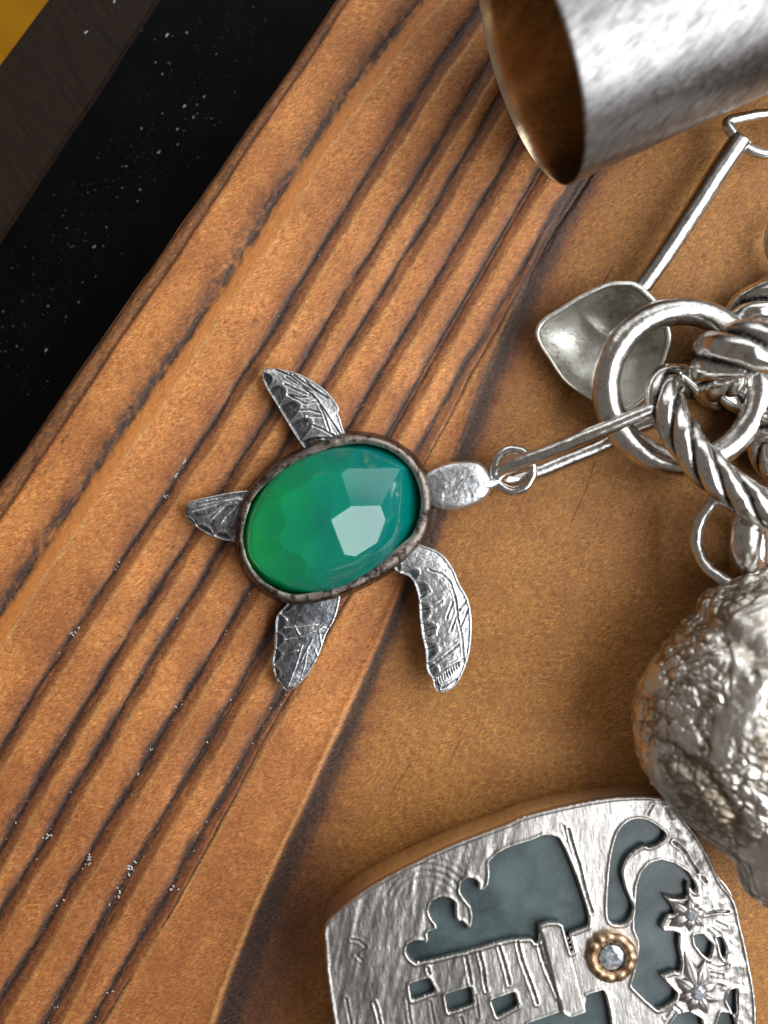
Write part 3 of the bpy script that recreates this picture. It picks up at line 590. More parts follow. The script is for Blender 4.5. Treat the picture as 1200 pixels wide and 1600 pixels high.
# ------------------------------------------------------------------ chain pieces
lk = sweep('long_link', [P(783,742,.30), P(790,731,.52), P(815,721,.66), P(870,700,.80), P(930,676,.93), P(990,651,1.0), P(1025,637,1.0), P(1046,632,.85), P(1050,640,.55), P(1035,652,.34), P(1000,666,.24), P(940,697,.16), P(880,722,.15), P(830,742,.16), P(800,750,.18)], .125, M_POL, n=260, m=22, closed=True, flat=.9, rough=.05)
tag(lk, 'long straight silver wire link joining the turtle to the large plain ring', 'chain link')
ring = sweep('plain_ring', circ(1066, 604, 119, 118, .62, n=20, tilt=.12, tdir=150), .215, M_POL, n=320, m=32, closed=True, rough=.03)
tag(ring, 'large plain round silver ring linking the long link and the shovel charm', 'ring')
rp = sweep('twisted_link', [P(1046,596,.62), P(1036,610,.88), P(1048,650,1.10), P(1076,697,1.28), P(1112,738,1.38), P(1158,774,1.40), P(1215,802,1.35), P(1290,790,1.1), P(1330,720,.6), P(1280,660,.26), P(1200,632,.25), P(1140,617,.30), P(1085,600,.40)], .285, M_ROPE, n=560, m=48, closed=True, twist=3.1, lobes=4, crease=.27)
tag(rp, 'thick twisted silver link slanting down across the large plain ring', 'chain link', 'twisted chain links')
rp = sweep('twisted_link', [P(1122,586,.55), P(1120,560,1.05), P(1160,545,1.42), P(1215,545,1.45), P(1290,540,1.1), P(1330,500,.5), P(1290,455,.3), P(1225,462,.32), P(1170,500,.3), P(1135,560,.3)], .42, M_ROPE, n=480, m=48, closed=True, twist=2.3, lobes=4, crease=.27)
tag(rp, 'thick twisted silver link wrapped over the upper side of the large ring', 'chain link', 'twisted chain links')
rp = sweep('twisted_link', [P(1192,680,.4), P(1215,660,.62), P(1290,650,.7), P(1330,690,.6), P(1290,745,.4), P(1225,740,.34), P(1198,712,.32)], .26, M_ROPE, n=380, m=48, closed=True, twist=3.0, lobes=4, crease=.27)
tag(rp, 'twisted silver link half hidden at the right behind the slanting one', 'chain link', 'twisted chain links')
jr = sweep('jump_ring', [P(1167,806,.95), P(1166,835,1.18), P(1163,865,1.05), P(1166,893,.6), P(1175,885,.25), P(1178,845,.2), P(1172,812,.4)], .225, M_POL, n=220, m=28, closed=True, rough=.05)
tag(jr, 'short thick silver jump ring standing between the twisted link and the nugget', 'ring')
sr = sweep('small_ring', circ(1243, 378, 42, 46, .3, n=14), .075, M_POL, n=120, m=16, closed=True)
tag(sr, 'thin silver ring cut off by the right edge beside the shovel handle', 'ring')

# ------------------------------------------------------------------ shovel charm
SH = thing('shovel_charm', 'small silver shovel charm with a hollow blade lying under the large ring', 'charm')
def blade():
    o = np.array([(837,519),(847,500),(873,483),(905,463),(947,443),(972,439.5),(997,444),(1029,474),(1042,500),(1048,527),(1042,556),(1023,600),(998,630),(972,642),(945,636),(921,623),(883,596),(858,561),(843,538)], float)
    n = 240; C = catmull(o, n, True); c = np.array([935, 550.]); rr = np.concatenate([[.01], np.linspace(.04, 1, 60)])
    XY = np.stack([c + (C-c)*r_ for r_ in rr], 0)
    # local axes: u along the shaft (up right), v across
    d = np.array([.57, -.82]); u = (XY[..., 0]-c[0])*d[0] + (XY[..., 1]-c[1])*d[1]; v = (XY[..., 0]-c[0])*d[1]*-1 + (XY[..., 1]-c[1])*d[0]
    r_ = rr[:, None] + 0*u
    rim = .40 + .22*sm(-60, 110, u)
    z = rim - (rim-.10)*(1 - r_**3.6) - .06*np.exp(-((v+10)/55)**2)*(1-r_)
    # crease lines pressed into the blade
    z += .05*np.exp(-((u - 25 - .004*v*v)/9)**2)*(1-r_**3)
    z += .006*fbm(XY[..., 0]*.04, XY[..., 1]*.04, o=3)
    rimw = sm(.93, .95, r_); z = z*(1-rimw) + rimw*(rim+.012)
    pat = .02 + .75*sm(-10, 60, u)*(1-r_**6) + .3*fbm(XY[..., 0]*.02, XY[..., 1]*.02, seed=6); pat = pat*(1-rimw)
    def W(XY_, z_): return np.stack([(XY_[..., 0]-600)*(CAMZ-z_)/1800, (800-XY_[..., 1])*(CAMZ-z_)/1800, z_], -1)
    top = W(XY, z); bot = W(c + (XY-c)*1.02, np.maximum(z-.07, .03))
    V = np.vstack([top.reshape(-1, 3), bot[::-1].reshape(-1, 3)]); nr = len(rr)*2
    pt = np.concatenate([np.clip(pat, 0, 1).ravel(), np.full(bot.shape[0]*n, .2)])
    grid_mesh('blade', V, grid_faces(nr, n, False, True), M_SPOON, SH, attrs={'patina': ('FLOAT', pt)})
blade()
sweep('shaft', [P(1000,452,.42), P(1030,410,.42), P(1080,335,.44), P(1125,265,.46), P(1158,216,.48)], .15, M_POL, SH, n=80, m=26, rough=.03, taper=lambda s: 1 + .12*s)
sweep('grip', [P(1157,224,.48), P(1145,208,.50), P(1137,192,.50), P(1160,184,.46), P(1200,178,.42), P(1245,176,.4), P(1240,215,.42), P(1205,238,.44), P(1182,238,.46)], .085, M_POL, SH, n=200, m=20, closed=True, rough=.10)

# ------------------------------------------------------------------ silver cup lying on its side
CUP = thing('silver_cup', 'large brushed silver cup lying on its side with its open mouth showing', 'cup')
def cup():
    c0 = Vector(P(826, 96, 1.86)); ax = Vector((.925, .375, -.07)).normalized()
    e1 = ax.cross(Vector((0, 0, 1))).normalized(); e2 = e1.cross(ax).normalized()
    n = 200; th = np.linspace(0, 2*np.pi, n, endpoint=False)
    prof = [(0, 1.762, 0), (.0, 1.775, 0), (.015, 1.785, 0), (.07, 1.783, 0)] + [(x, 1.78 - .06*x, 0) for x in np.linspace(.2, 5.2, 60)] + [(5.24, 1.45, 0)]
    inn = [(0, 1.762, 1), (.02, 1.755, 1)] + [(x, 1.75 - .06*x, 1) for x in np.linspace(.2, 5.1, 50)] + [(5.24, 1.45, 1)]
    def surf(pr, name, mat, flip):
        rows = []
        for (x, r_, i_) in pr:
            wob = .010*fbm(np.cos(th)*2+x*.8+9, np.sin(th)*2+4, o=3)*(r_ > .5) + .004*fbm(np.cos(th)*9+x*4+9, np.sin(th)*9+4, o=2)*(r_ > .5)
            q = np.array(c0)[None, :] + np.array(ax)[None, :]*x + ((r_+wob)*np.cos(th))[:, None]*np.array(e1) + ((r_+wob)*np.sin(th))[:, None]*np.array(e2)
            rows.append(q)
        V = np.stack(rows, 0); F_ = grid_faces(len(pr), n, False, True)
        if flip: F_ = F_[:, ::-1]
        return grid_mesh(name, V.reshape(-1, 3), F_, mat, CUP, attrs={'patina': ('FLOAT', np.zeros(len(pr)*n))})
    surf(prof, 'outer_wall', M_CUP, False)
    M_IN = silver('cup_inside_silver', bright=(0.88, 0.70, 0.49), rough=.14, scale=2, cover=.15, scratch=.1, bump=.08, use_attr=False)  # copper tint paints the board's brown reflection into the silver
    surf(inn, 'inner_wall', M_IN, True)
cup()

# ------------------------------------------------------------------ nugget charm
NUG = thing('nugget_charm', 'large lumpy cast silver nugget charm with deep rough texture at the right', 'charm')
def nugget():
    o = [(1128,915),(1098,933),(1066,970),(1040,1003),(1015,1047),(1000,1085),(993,1130),(999,1180),(1013,1212),(1035,1245),(1060,1275),(1090,1303),(1120,1328),(1148,1348),(1165,1395),(1210,1420),(1300,1400),(1390,1320),(1430,1150),(1400,1000),(1330,920),(1240,893),(1175,898)]
    c = np.array([1200., 1140.]); n = 640; m = 400; C = catmull(o, 800, True)
    a = np.arctan2(C[:, 1]-c[1], C[:, 0]-c[0]); rad = np.hypot(C[:, 1]-c[1], C[:, 0]-c[0]); od = np.argsort(a); a = a[od]; rad = rad[od]
    th = np.linspace(-np.pi, np.pi, n, endpoint=False); Rr = np.interp(th, np.concatenate([[a[-1]-2*np.pi], a, [a[0]+2*np.pi]]), np.concatenate([[rad[-1]], rad, [rad[0]]]))
    ph = np.linspace(-np.pi/2, np.pi/2, m); T, PH = np.meshgrid(th, ph, indexing='ij')
    ux, uy, uz = np.cos(T)*np.cos(PH), np.sin(T)*np.cos(PH), np.sin(PH)
    zc = 1.25
    # big lobes, then a net of cast cells with smooth runs between
    big = fbm(ux*1.6+3, uy*1.6+7, uz*1.6+2, o=2, seed=41)
    def worley(x, y, z, k):
        best = np.full(x.shape, 9.0); sec = best.copy(); bid = np.zeros(x.shape)
        xi, yi, zi = np.floor(x).astype(int), np.floor(y).astype(int), np.floor(z).astype(int)
        for dx in (-1, 0, 1):
            for dy in (-1, 0, 1):
                for dz in (-1, 0, 1):
                    a_, b_, c_ = (xi+dx), (yi+dy), (zi+dz)
                    fx = a_ + TBL[a_ & 63, b_ & 63, c_ & 63]; fy = b_ + TBL[(a_+17) & 63, b_ & 63, c_ & 63]; fz = c_ + TBL[a_ & 63, (b_+29) & 63, c_ & 63]
                    d_ = np.abs(x-fx)**k + np.abs(y-fy)**k + np.abs(z-fz)**k; d_ = d_**(1/k)
                    up = d_ < best; sec = np.where(up, best, np.minimum(sec, d_)); best = np.where(up, d_, best)
        return best, sec-best
    sx = ux*1.0 + .5*uy; sy = uy*1.0 - .5*ux
    F1, E1 = worley(sx*4.2+40 + .7*big, sy*7+40, uz*4.2+40, 5.0)
    F2, E2 = worley(sx*9+20 + .6*big, sy*13+20, uz*9+20, 3.0)
    smooth = sm(.12, .34, fbm(ux*4.3+15, uy*2.4+5, uz*2.4+9, o=2, seed=43))
    cells = sm(0, .48, E1)*.050*(.6+.8*vn(ux*7,uy*7,uz*7)) + sm(0, .3, E2)*.014
    fine = .014*fbm(ux*16+5, uy*22+5, uz*22+5, o=3, seed=45)
    disp = .10*big + (1-smooth)*(cells - .05 + fine) + smooth*(.05*fbm(ux*6+1, uy*6+1, uz*6+1, o=3))
    groove = segdist(ux*100+200, uy*100+200, [[(118,210),(140,222),(155,245),(165,270)], [(150,120),(180,150),(205,158)]]); disp = disp - .10*np.exp(-(groove/7)**2)
    rz = 1.16 + disp*.8
    sc = 1 + disp/2.0*1.0
    px = c[0] + Rr[:, None]*np.cos(T)*np.cos(PH)**.82*sc; py = c[1] + Rr[:, None]*np.sin(T)*np.cos(PH)**.82*sc
    z = zc + rz*np.sign(uz)*np.abs(uz)**.9
    f = (CAMZ - zc)/1800
    V = np.stack([(px-600)*f, (800-py)*f, np.maximum(z, .06)], -1)
    pat = (1-smooth)*(1-sm(0, .12, E1))*.7 + (1-smooth)*(1-sm(0, .16, E2))*.5 + .5*sm(-.05, .4, fbm(ux*2.2+3, uy*2.2+8, uz*2.2, o=3, seed=61) - .35*ux + .1)*(1-.4*smooth) + .5*np.exp(-(groove/6)**2)
    grid_mesh('nugget', V.reshape(-1, 3), grid_faces(n, m, True, False), M_NUG, NUG, attrs={'patina': ('FLOAT', np.clip(pat, 0, 1).ravel())})
nugget()
sweep('hanging_loop', [P(1150,918,1.15), P(1112,893,1.0), P(1096,872,.88), P(1088,850,.82), P(1090,826,.82), P(1100,802,.86), P(1122,780,.92), P(1160,770,.9), P(1200,790,.8), P(1225,840,.85), P(1205,888,1.0), P(1165,912,1.12)], .095, M_POL, NUG, n=220, m=20, closed=True, rough=.12)

# ------------------------------------------------------------------ house pendant (cut-out plate over a blue-grey stone)
HP = thing('house_pendant', 'squarish silver pendant with a cut-out house and flowers over dark blue-grey stone', 'pendant')
def ztop(px): return 1.25 - (px - 506)/(1180 - 506)*.45
TOPO = [(506,1455),(510,1442),(527.5,1425),(565,1394),(615,1365),(665,1340),(715,1317.5),(790,1289),(826,1274),(896,1257),(953.5,1247),(1000,1244),(1032,1246),(1050,1254),(1065,1275),(1087,1302),(1105,1332),(1120,1365),(1132,1386),(1139,1393),(1150,1412),(1157,1442),(1165,1475),(1172,1510),(1180,1555),(1182,1600),(1180,1700),(1160,1800),(1130,1850),(1000,1885),(850,1900),(700,1890),(600,1860),(560,1820),(540,1700),(522,1600),(516,1562),(510,1517),(507.5,1480)]
H1 = [(858.6,1306),(872.5,1310),(882,1327),(893,1352.6),(905,1385),(916.5,1420),(920,1438),(919,1447.5),(909.5,1451),(891,1458),(889,1461),(896,1487),(892,1488),(884,1461),(879.5,1443),(872.5,1439),(856,1439),(841,1445),(842,1473),(836.7,1474),(832,1466),(803,1467),(778,1472),(752.5,1480),(715,1490),(685,1497.5),(660,1502.5),(650,1505),(640,1497.5),(635,1487.5),(637.5,1476),(647.5,1470),(660,1471),(667.5,1477),(670,1467.5),(667.5,1458),(675,1455),(684,1452.5),(682.5,1444),(674,1434),(670.5,1422.5),(675,1409),(687.5,1402.5),(702.5,1404),(711,1411),(711,1430),(715,1441),(722,1440),(728,1446),(732,1456),(737.5,1447),(740,1430),(736,1415),(725,1402.5),(719.5,1392.5),(721,1380),(730,1372.5),(742.5,1374),(747.5,1380),(747.5,1391),(755,1394),(764,1382.5),(766,1367.5),(765,1347.5),(777.5,1335),(790,1327.5),(803,1322.5),(831,1314),(849,1306)]
H2 = [(1040,1305),(1030,1295),(1012.5,1284),(995,1281),(980,1286),(967.5,1300),(959,1325),(954,1355),(951,1392.5),(950,1425),(954,1440),(965,1444),(977.5,1442.5),(985,1432.5),(989,1419),(982.5,1402.5),(974,1380),(972.5,1357.5),(982.5,1337.5),(1000,1324),(1010,1320),(1014,1323),(1030,1317.5)]
H3 = [(992,1450),(994,1417.5),(996,1385),(1002.5,1365),(1015,1350),(1032.5,1345),(1052.5,1350),(1072.5,1362.5),(1086,1380),(1089,1395),(1084,1392.5),(1075,1377.5),(1072.5,1390),(1075,1402),(1060,1404),(1037.5,1400),(1046,1412.5),(1056,1427.5),(1050,1430),(1042.5,1430),(1032.5,1447.5),(1036,1456),(1050,1456),(1061,1459),(1060,1480),(1065,1505),(1062.5,1520),(1055,1517.5),(1032.5,1525),(1042.5,1537.5),(1057.5,1552.5),(1055,1562.5),(1037.5,1575),(1027.5,1577.5),(1010,1562.5),(995,1547.5),(987.5,1540),(993,1522),(997.5,1500),(1000,1484),(1000,1470)]
H5 = [(916.5,1556),(942,1548),(946,1556),(951,1577),(956,1610),(962,1680),(900,1700),(800,1690),(790,1640),(826,1600),(852,1591),(877,1582),(889,1590),(909.5,1583),(918,1579)]
WIN = [[(640,1538),(670,1529),(681,1550),(644,1563)], [(696,1555),(736,1542.5),(740,1569),(701,1582.5)], [(768,1563),(804,1551),(809.5,1572),(777,1590)]]
SM_ = [[(1085,1462),(1097.5,1460),(1114,1477),(1109,1498),(1100,1492),(1087,1475)], [(1120,1465),(1127,1465),(1135,1480),(1134,1500),(1128,1492),(1124,1474)], [(1142,1547),(1152,1545),(1152,1572),(1150,1592),(1136,1562)], [(1120,1604),(1127,1582),(1145,1587),(1152,1610),(1140,1640),(1125,1640)], [(1046,1606),(1060,1585),(1075,1582),(1095,1592),(1100,1612),(1080,1650),(1050,1640)]]
SL = [[(727,1494),(731,1512),(736,1538)], [(748,1487),(755,1515),(757,1535),(760,1548)], [(779,1478),(786,1500),(792,1522),(796,1538)], [(808,1470),(815,1500),(826,1530),(834,1552),(839,1568)], [(842,1476),(852,1510),(864,1538),(871,1558)], [(888,1295),(896,1325),(905,1352),(915,1395),(925,1425)], [(585,1566),(592,1592),(596,1620)], [(668,1512),(671,1522)], [(1100,1428),(1120,1424),(1138,1424)], [(1052,1315),(1068,1328),(1080,1348),(1090,1362)], [(1096,1370),(1104,1378)]]
def sliver(pl_, w_=1.3):
    p = catmull(pl_, 12); d = np.gradient(p, axis=0); d /= np.linalg.norm(d, axis=1)[:, None]; nn = np.stack([-d[:, 1], d[:, 0]], 1)
    ww = w_*np.sin(np.linspace(.15, np.pi-.15, 12))[:, None]
    return [tuple(q) for q in np.vstack([p + nn*ww, (p - nn*ww)[::-1]])]
def resm(pts, k): 
    # keep corners, soften a little
    p = np.array(pts, float); out = []
    N = len(p)
    for i in range(N):
        a, b_, c_ = p[i-1], p[i], p[(i+1) % N]
        out.append(b_*.75 + a*.25 if np.linalg.norm(a-b_) < 8 else b_ + (a-b_)/np.linalg.norm(a-b_)*2)
        out.append(b_*.96 + (a+c_)*.02)
        out.append(b_*.75 + c_*.25 if np.linalg.norm(c_-b_) < 8 else b_ + (c_-b_)/np.linalg.norm(c_-b_)*2)
    return [tuple(q) for q in out]
def cutplate(name, loops, ext, bev, zoff, mat, parent, zf=ztop, bres=2):
    cu = bpy.data.curves.new(name, 'CURVE'); cu.dimensions = '2D'; cu.fill_mode = 'BOTH'; cu.extrude = ext; cu.bevel_depth = bev; cu.bevel_resolution = bres; cu.offset = -bev
    for lp in loops:
        sp_ = cu.splines.new('POLY'); sp_.points.add(len(lp)-1)
        for q, (a, b_) in zip(sp_.points, lp): q.co = (a/100, -b_/100, 0, 1)
        sp_.use_cyclic_u = True
    tmp = bpy.data.objects.new('tmp', cu); S.collection.objects.link(tmp)
    bpy.context.view_layer.update(); dg = bpy.context.evaluated_depsgraph_get()
    me = bpy.data.meshes.new_from_object(tmp.evaluated_get(dg)); bpy.data.objects.remove(tmp); bpy.data.curves.remove(cu)
    me.name = name
    for v in me.vertices:
        px, py = v.co.x*100, -v.co.y*100; z = zf(px) + zoff + v.co.z; v.co = P(px, py, zf(px) + zoff)[:2] + (z,)
    me.materials.clear(); me.materials.append(mat); me.update()
    return link(bpy.data.objects.new(name, me), parent)
outer_s = [tuple(q) for q in catmull(TOPO, 260, True)]
def grid_plate():
    step = 2.0; gx = np.arange(496, 1194, step); gy = np.concatenate([np.arange(1236, 1640, step), np.arange(1640, 1912, 6.0)])
    Xg, Yg = np.meshgrid(gx, gy, indexing='ij')
    def inside(poly):
        p = np.array(poly); r_ = np.zeros(Xg.shape, bool); q = np.roll(p, -1, 0)
        for (x0, y0), (x1, y1) in zip(p, q):
            if y0 == y1: continue
            c_ = ((y0 > Yg) != (y1 > Yg)) & (Xg < (x1-x0)*(Yg-y0)/(y1-y0) + x0); r_ ^= c_
        return r_
    polys = [outer_s, resm(H1, 2), [tuple(q) for q in catmull(H2, 90, True)], resm(H3, 2), resm(H5, 2)] + [resm(q, 2) for q in WIN + SM_]
    best = np.full(Xg.shape, 1e9); NX = Xg.copy(); NY = Yg.copy(); ins = inside(polys[0])
    for k, pl_ in enumerate(polys):
        if k: ins &= ~inside(pl_)
        q = list(pl_) + [pl_[0]]
        for (ax, ay), (bx, by) in zip(q[:-1], q[1:]):
            lo = (min(ax, bx)-14, min(ay, by)-14); hi = (max(ax, bx)+14, max(ay, by)+14)
            i0, i1 = np.searchsorted(gx, [lo[0], hi[0]]); j0, j1 = np.searchsorted(gy, [lo[1], hi[1]])
            if i0 >= i1 or j0 >= j1: continue
            xs, ys = Xg[i0:i1, j0:j1], Yg[i0:i1, j0:j1]; dx, dy = bx-ax, by-ay
            tq = np.clip(((xs-ax)*dx + (ys-ay)*dy)/(dx*dx+dy*dy+1e-9), 0, 1); cx_, cy_ = ax+tq*dx, ay+tq*dy; d_ = np.hypot(xs-cx_, ys-cy_)
            sub = best[i0:i1, j0:j1]; m_ = d_ < sub; sub[m_] = d_[m_]; NX[i0:i1, j0:j1][m_] = cx_[m_]; NY[i0:i1, j0:j1][m_] = cy_[m_]
    sd = np.where(ins, 1, -1)*np.minimum(best, 99)
    n, m = Xg.shape; F_ = grid_faces(n, m); sf = sd.ravel(); keep = (sf[F_] > 0).any(1) & (np.abs(np.where(sf[F_] < 0, sf[F_], 0)).max(1) < 9); F_ = F_[keep]
    Xp = np.where(sd < 0, NX, Xg); Yp = np.where(sd < 0, NY, Yg); e = np.clip(sd, 0, 99)
    wr = (1 - sm(700, 900, Xp))
    rel = (.0025 + .011*wr)*fbm((Xp + .18*Yp)*.085, Yp*.018, seed=51, o=3) + .002*fbm(Xp*.25, Yp*.12, seed=53, o=2)
    cor = sm(1010, 1060, Xp + (1300-Yp)*.3); rel = rel + cor*.012*fbm(Xp*.12, Yp*.12, seed=55, o=3)
    rings_ = np.sin(np.hypot(Xp-668, Yp-1420)*.62)*np.exp(-((np.hypot(Xp-668, Yp-1420)-62)/22)**2)*(Yp < 1400); rel = rel + .0035*rings_
    sl = segdist(Xp, Yp, [[tuple(r_) for r_ in catmull(q, 8)] for q in SL]); sl = sl + .5*vn(Xp*.2, Yp*.2)
    wood = np.exp(-((sl)/1.3)**2)
    zz = rel - .045*wood + .014*np.exp(-((sl-3.2)/1.6)**2) + .022*np.exp(-((e-2.6)/2.0)**2) - .035*np.exp(-(e/1.0)**2)
    ex = segdist(Xp, Yp, EXTRA); zz = zz - .012*np.exp(-(ex/1.5)**2) + .008*np.exp(-((ex-3)/1.6)**2); wood = np.maximum(wood, .55*np.exp(-(ex/1.4)**2))
    def quad(q):
        r_ = np.full(Xp.shape, 99.0)
        for (x0, y0), (x1, y1) in zip(q, q[1:] + q[:1]):
            L_ = math.hypot(x1-x0, y1-y0); r_ = np.minimum(r_, -((x1-x0)*(y0-Yp) - (x0-Xp)*(y1-y0))/L_*-1)
        return r_
    tw = quad([(841,1440),(879.5,1436),(917,1586),(880,1590)]); tw = np.maximum(tw, quad([(841,1440),(879.5,1436),(917,1586),(880,1590)][::-1])); zz = zz + .045*sm(-1.5, 1.5, tw); wood = np.maximum(wood, .8*np.exp(-((tw+2.5)/1.6)**2))
    house = sm(-3, 3, Yp - (1505 - (Xp-650)*.235)) * (Xp > 640) * (Xp < 890) ; zz = zz + .0*house
    pat = .22 + .42*wr + 1.1*fbm((Xp + .18*Yp)*.085, Yp*.018, seed=51, o=3)*(-.45) + .22*fbm(Xp*.3, Yp*.1, seed=57, o=3)*(.5+wr) + cor*(.15 - .9*fbm(Xp*.12, Yp*.12, seed=55, o=3))  # left half also toned darker, painting in its weaker reflection of the window
    pat = np.clip(pat + 1.0*wood - .45*np.exp(-((sl-3.2)/1.6)**2), 0, 1)*(1 - np.exp(-(e/3.6)**2))
    zt = 1.25 - (Xp - 506)/(1180 - 506)*.45 - .02; z = zt + zz
    W3 = np.stack([(Xp-600)*(CAMZ-zt)/1800, (800-Yp)*(CAMZ-zt)/1800, z], -1).reshape(-1, 3); pat = pat.ravel()
    # boundary walls
    E = np.concatenate([F_[:, [0, 1]], F_[:, [1, 2]], F_[:, [2, 3]], F_[:, [3, 0]]]); key = np.sort(E, 1); kk = key[:, 0].astype(np.int64)*len(W3) + key[:, 1]
    u_, idx, cnt = np.unique(kk, return_index=True, return_counts=True); B = E[idx[cnt == 1]]
    used = np.unique(np.concatenate([F_.ravel(), B.ravel()])); mp_ = -np.ones(len(W3), int); mp_[used] = np.arange(len(used)); V = W3[used]; pt = pat[used]
    bu = np.unique(B); lowi = {int(b_): len(V)+k for k, b_ in enumerate(bu)}; lo = W3[bu].copy(); lo[:, 2] -= .085
    V = np.vstack([V, lo]); pt = np.concatenate([pt, np.full(len(bu), .7)])
    side = np.array([[mp_[b_], mp_[a_], lowi[int(a_)], lowi[int(b_)]] for a_, b_ in B])
    Fall = np.vstack([mp_[F_], side])[:, ::-1]
    return grid_mesh('cutout_plate', V, Fall, M_PLATE, HP, attrs={'patina': ('FLOAT', pt)})
EXTRA = [[(548,1468),(560,1470),(572,1480)], [(572,1480),(556,1492),(566,1502)], [(1105,1505),(1122,1512),(1140,1508)], [(1110,1520),(1130,1524)], [(1118,1440),(1135,1448)], [(1112,1450),(1128,1462)], [(1040,1590),(1052,1570),(1064,1580)], [(1102,1545),(1118,1538),(1134,1542)], [(540,1560),(545,1585),(548,1600)], [(636,1560),(640,1590),(644,1610)], [(672,1565),(678,1600)], [(720,1590),(726,1610)], [(742,1555),(748,1590)], [(1020,1258),(1012,1272)], [(1040,1262),(1050,1280)], [(880,1290),(886,1310)]]
grid_plate()
def case():
    n = 260; p = np.array(outer_s); c = p.mean(0); rows = []
    for z_, k in ((None, 1.0), (-.115, 1.002), (-.16, 1.0)):
        pass
    def row(dz, off, absz=None):
        out = []
        d = p - c; d /= np.linalg.norm(d, axis=1)[:, None]
        for (a, b_), dd in zip(p, d):
            zz = ztop(a) - .10; x, y, _ = P(a, b_, zz); z = zz + dz if absz is None else absz
            out.append((x + dd[0]*off, y - dd[1]*off, z))
        return np.array(out)
    rows = [row(0, -.06), row(0, -.01), row(-.02, .0), row(-.3, .02), row(0, .03, .45), row(0, .01, .2), row(0, -.02, .08), row(0, -.12, .05)]
    V = np.stack(rows, 0)
    grid_mesh('case', V.reshape(-1, 3), grid_faces(len(rows), n, False, True), M_CASE, HP, attrs={'patina': ('FLOAT', np.zeros(V.shape[0]*n))})
case()
t = NT('blue_grey_stone'); co = t.coords((1, 1, 1)); n1 = t.noise(co, 1.3, 4, .6); n2 = t.noise(t.coords((1, 5, 1), 1.1), 12, 3, .6)
c = t.mix(t.mr(n1, .35, .65, 0, 1), (0.028, 0.046, 0.052), (0.095, 0.135, 0.14)); c = t.mix(t.mr(n2, .5, .8, 0, .35), c, (0.14, 0.19, 0.19)); t.l(c, t.b.inputs['Base Color'])
t.b.inputs['Roughness'].default_value = .3; t.l(t.bump(n2, .1, .01), t.b.inputs['Normal']); M_STONE = t.m
inset = [tuple(np.array(q)*.985 + np.array((850, 1570))*.015) for q in outer_s]
cutplate('stone_inlay', [inset], .03, .004, -.19, M_STONE, HP)
# gold-rimmed clear stone
def gold():
    cx, cy = 956, 1496; n = 150; th = np.linspace(0, 2*np.pi, n, endpoint=False); z0 = ztop(cx); rows = []; pats = []
    lob = .55*np.cos(th*12 + .9*np.sin(th*3)) + .6*vn(np.cos(th)*4+9, np.sin(th)*4+9); 
    for r_, z_, a_ in ((39, -.05, 1), (40, .03, 1.2), (38, .09, 1.5), (33, .13, 2), (28, .13, 2.6), (24, .10, 2.0), (21, .05, 1), (20, -.02, 0)):
        rr = r_ + a_*lob*.8 + .8*vn(np.cos(th)*3+5+r_, np.sin(th)*3+5); zz = z0 + z_ + .012*lob*(z_ > .05)
        rows.append(np.stack([((cx + rr*np.cos(th))-600)*(CAMZ-zz)/1800, (800-(cy + rr*1.0*np.sin(th)))*(CAMZ-zz)/1800, zz], -1)); pats.append(np.clip(.5 - .8*lob, 0, 1) if 24 <= r_ <= 38 else np.full(n, .3))
    g_ = grid_mesh('gold_bezel', np.stack(rows, 0).reshape(-1, 3), grid_faces(len(rows), n, False, True), M_GOLD, HP, attrs={'patina': ('FLOAT', np.concatenate(pats))})
    small_gem('clear_stone', cx, cy, 21, z0 + .02, .07, g_)
t = NT('clear_stone_material'); t.b.inputs['Base Color'].default_value = (.62, .68, .74, 1); t.b.inputs['Roughness'].default_value = .08; t.b.inputs['Metallic'].default_value = .55
t.l(t.mix(t.mr(t.noise(t.coords((1, 1, 1)), 16, 2, .6), .35, .65, 0, 1), (.22, .26, .32), (.85, .9, .95)), t.b.inputs['Base Color']); M_CLEAR = t.m
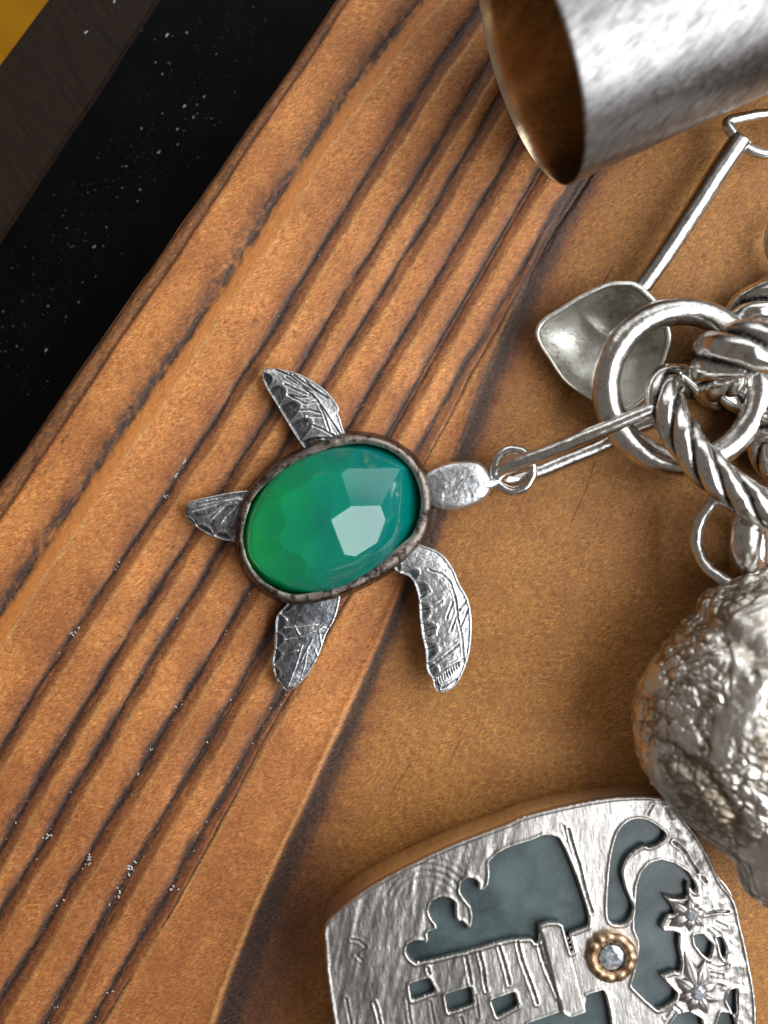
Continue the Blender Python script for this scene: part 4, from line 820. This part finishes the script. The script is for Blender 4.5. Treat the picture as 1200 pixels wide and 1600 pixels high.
def small_gem(name, cx, cy, r_, z0, h, parent, seg=10):
    bm = bmesh.new(); rings = []
    for k, (q, hh) in enumerate(((1, 0), (.92, .5), (.5, .95))):
        rings.append([bm.verts.new(P(cx + r_*q*math.cos(2*math.pi*(i + .5*k)/seg), cy + r_*q*math.sin(2*math.pi*(i + .5*k)/seg), z0 + h*hh)) for i in range(seg)])
    for a_, b_ in zip(rings[:-1], rings[1:]):
        for i in range(seg): bm.faces.new((a_[i], a_[(i+1) % seg], b_[i])); bm.faces.new((a_[(i+1) % seg], b_[(i+1) % seg], b_[i]))
    bm.faces.new(rings[-1]); bmesh.ops.recalc_face_normals(bm, faces=bm.faces)
    me = bpy.data.meshes.new(name); bm.to_mesh(me); bm.free(); me.materials.append(M_CLEAR); return link(bpy.data.objects.new(name, me), parent)
gold()
def flower(cx, cy, petals, core, seed):
    """small metal petals around a stone, each petal a raised leaf"""
    z0 = ztop(cx); V = []; F_ = []; rnd = random.Random(seed)
    for (ang, ln, wd_) in petals:
        a = R(ang); k = len(V); d = (math.cos(a), -math.sin(a)); nn = (-d[1], d[0])
        for s_, w_, h_ in ((.15, .5, .04), (.4, 1, .06), (.7, .75, .05), (1.0, .04, .0)):
            for q, hh in ((-1, 0), (-.5, .02), (0, .0), (.5, .02), (1, 0)):
                V.append(P(cx + d[0]*ln*s_ + nn[0]*wd_*w_*q, cy + d[1]*ln*s_ + nn[1]*wd_*w_*q, z0 + h_ + hh*w_ - (.055 if abs(q) == 1 else 0)))
        for i in range(3):
            for j in range(4): F_.append((k+i*5+j, k+i*5+j+1, k+(i+1)*5+j+1, k+(i+1)*5+j))
    V = np.array(V); o = grid_mesh('flower', V, np.array(F_), M_PLATE, HP, attrs={'patina': ('FLOAT', np.array([.7 if i % 5 == 2 else .05 for i in range(len(V))]))})
    sf = o.modifiers.new('Subdivision', 'SUBSURF'); sf.levels = 2; sf.render_levels = 2
    small_gem('flower_stone', cx, cy, core, z0 + .03, .07, o, 8)
    return o
flower(1081, 1430, [(95, 30, 9), (148, 44, 11), (205, 40, 12), (262, 26, 11), (318, 26, 10), (15, 24, 11), (55, 20, 10)], 11, 1)
flower(1091, 1552, [(108, 70, 13), (78, 54, 14), (147, 46, 13), (200, 34, 11), (245, 34, 12), (295, 36, 12), (340, 34, 12), (28, 34, 12)], 13, 2)
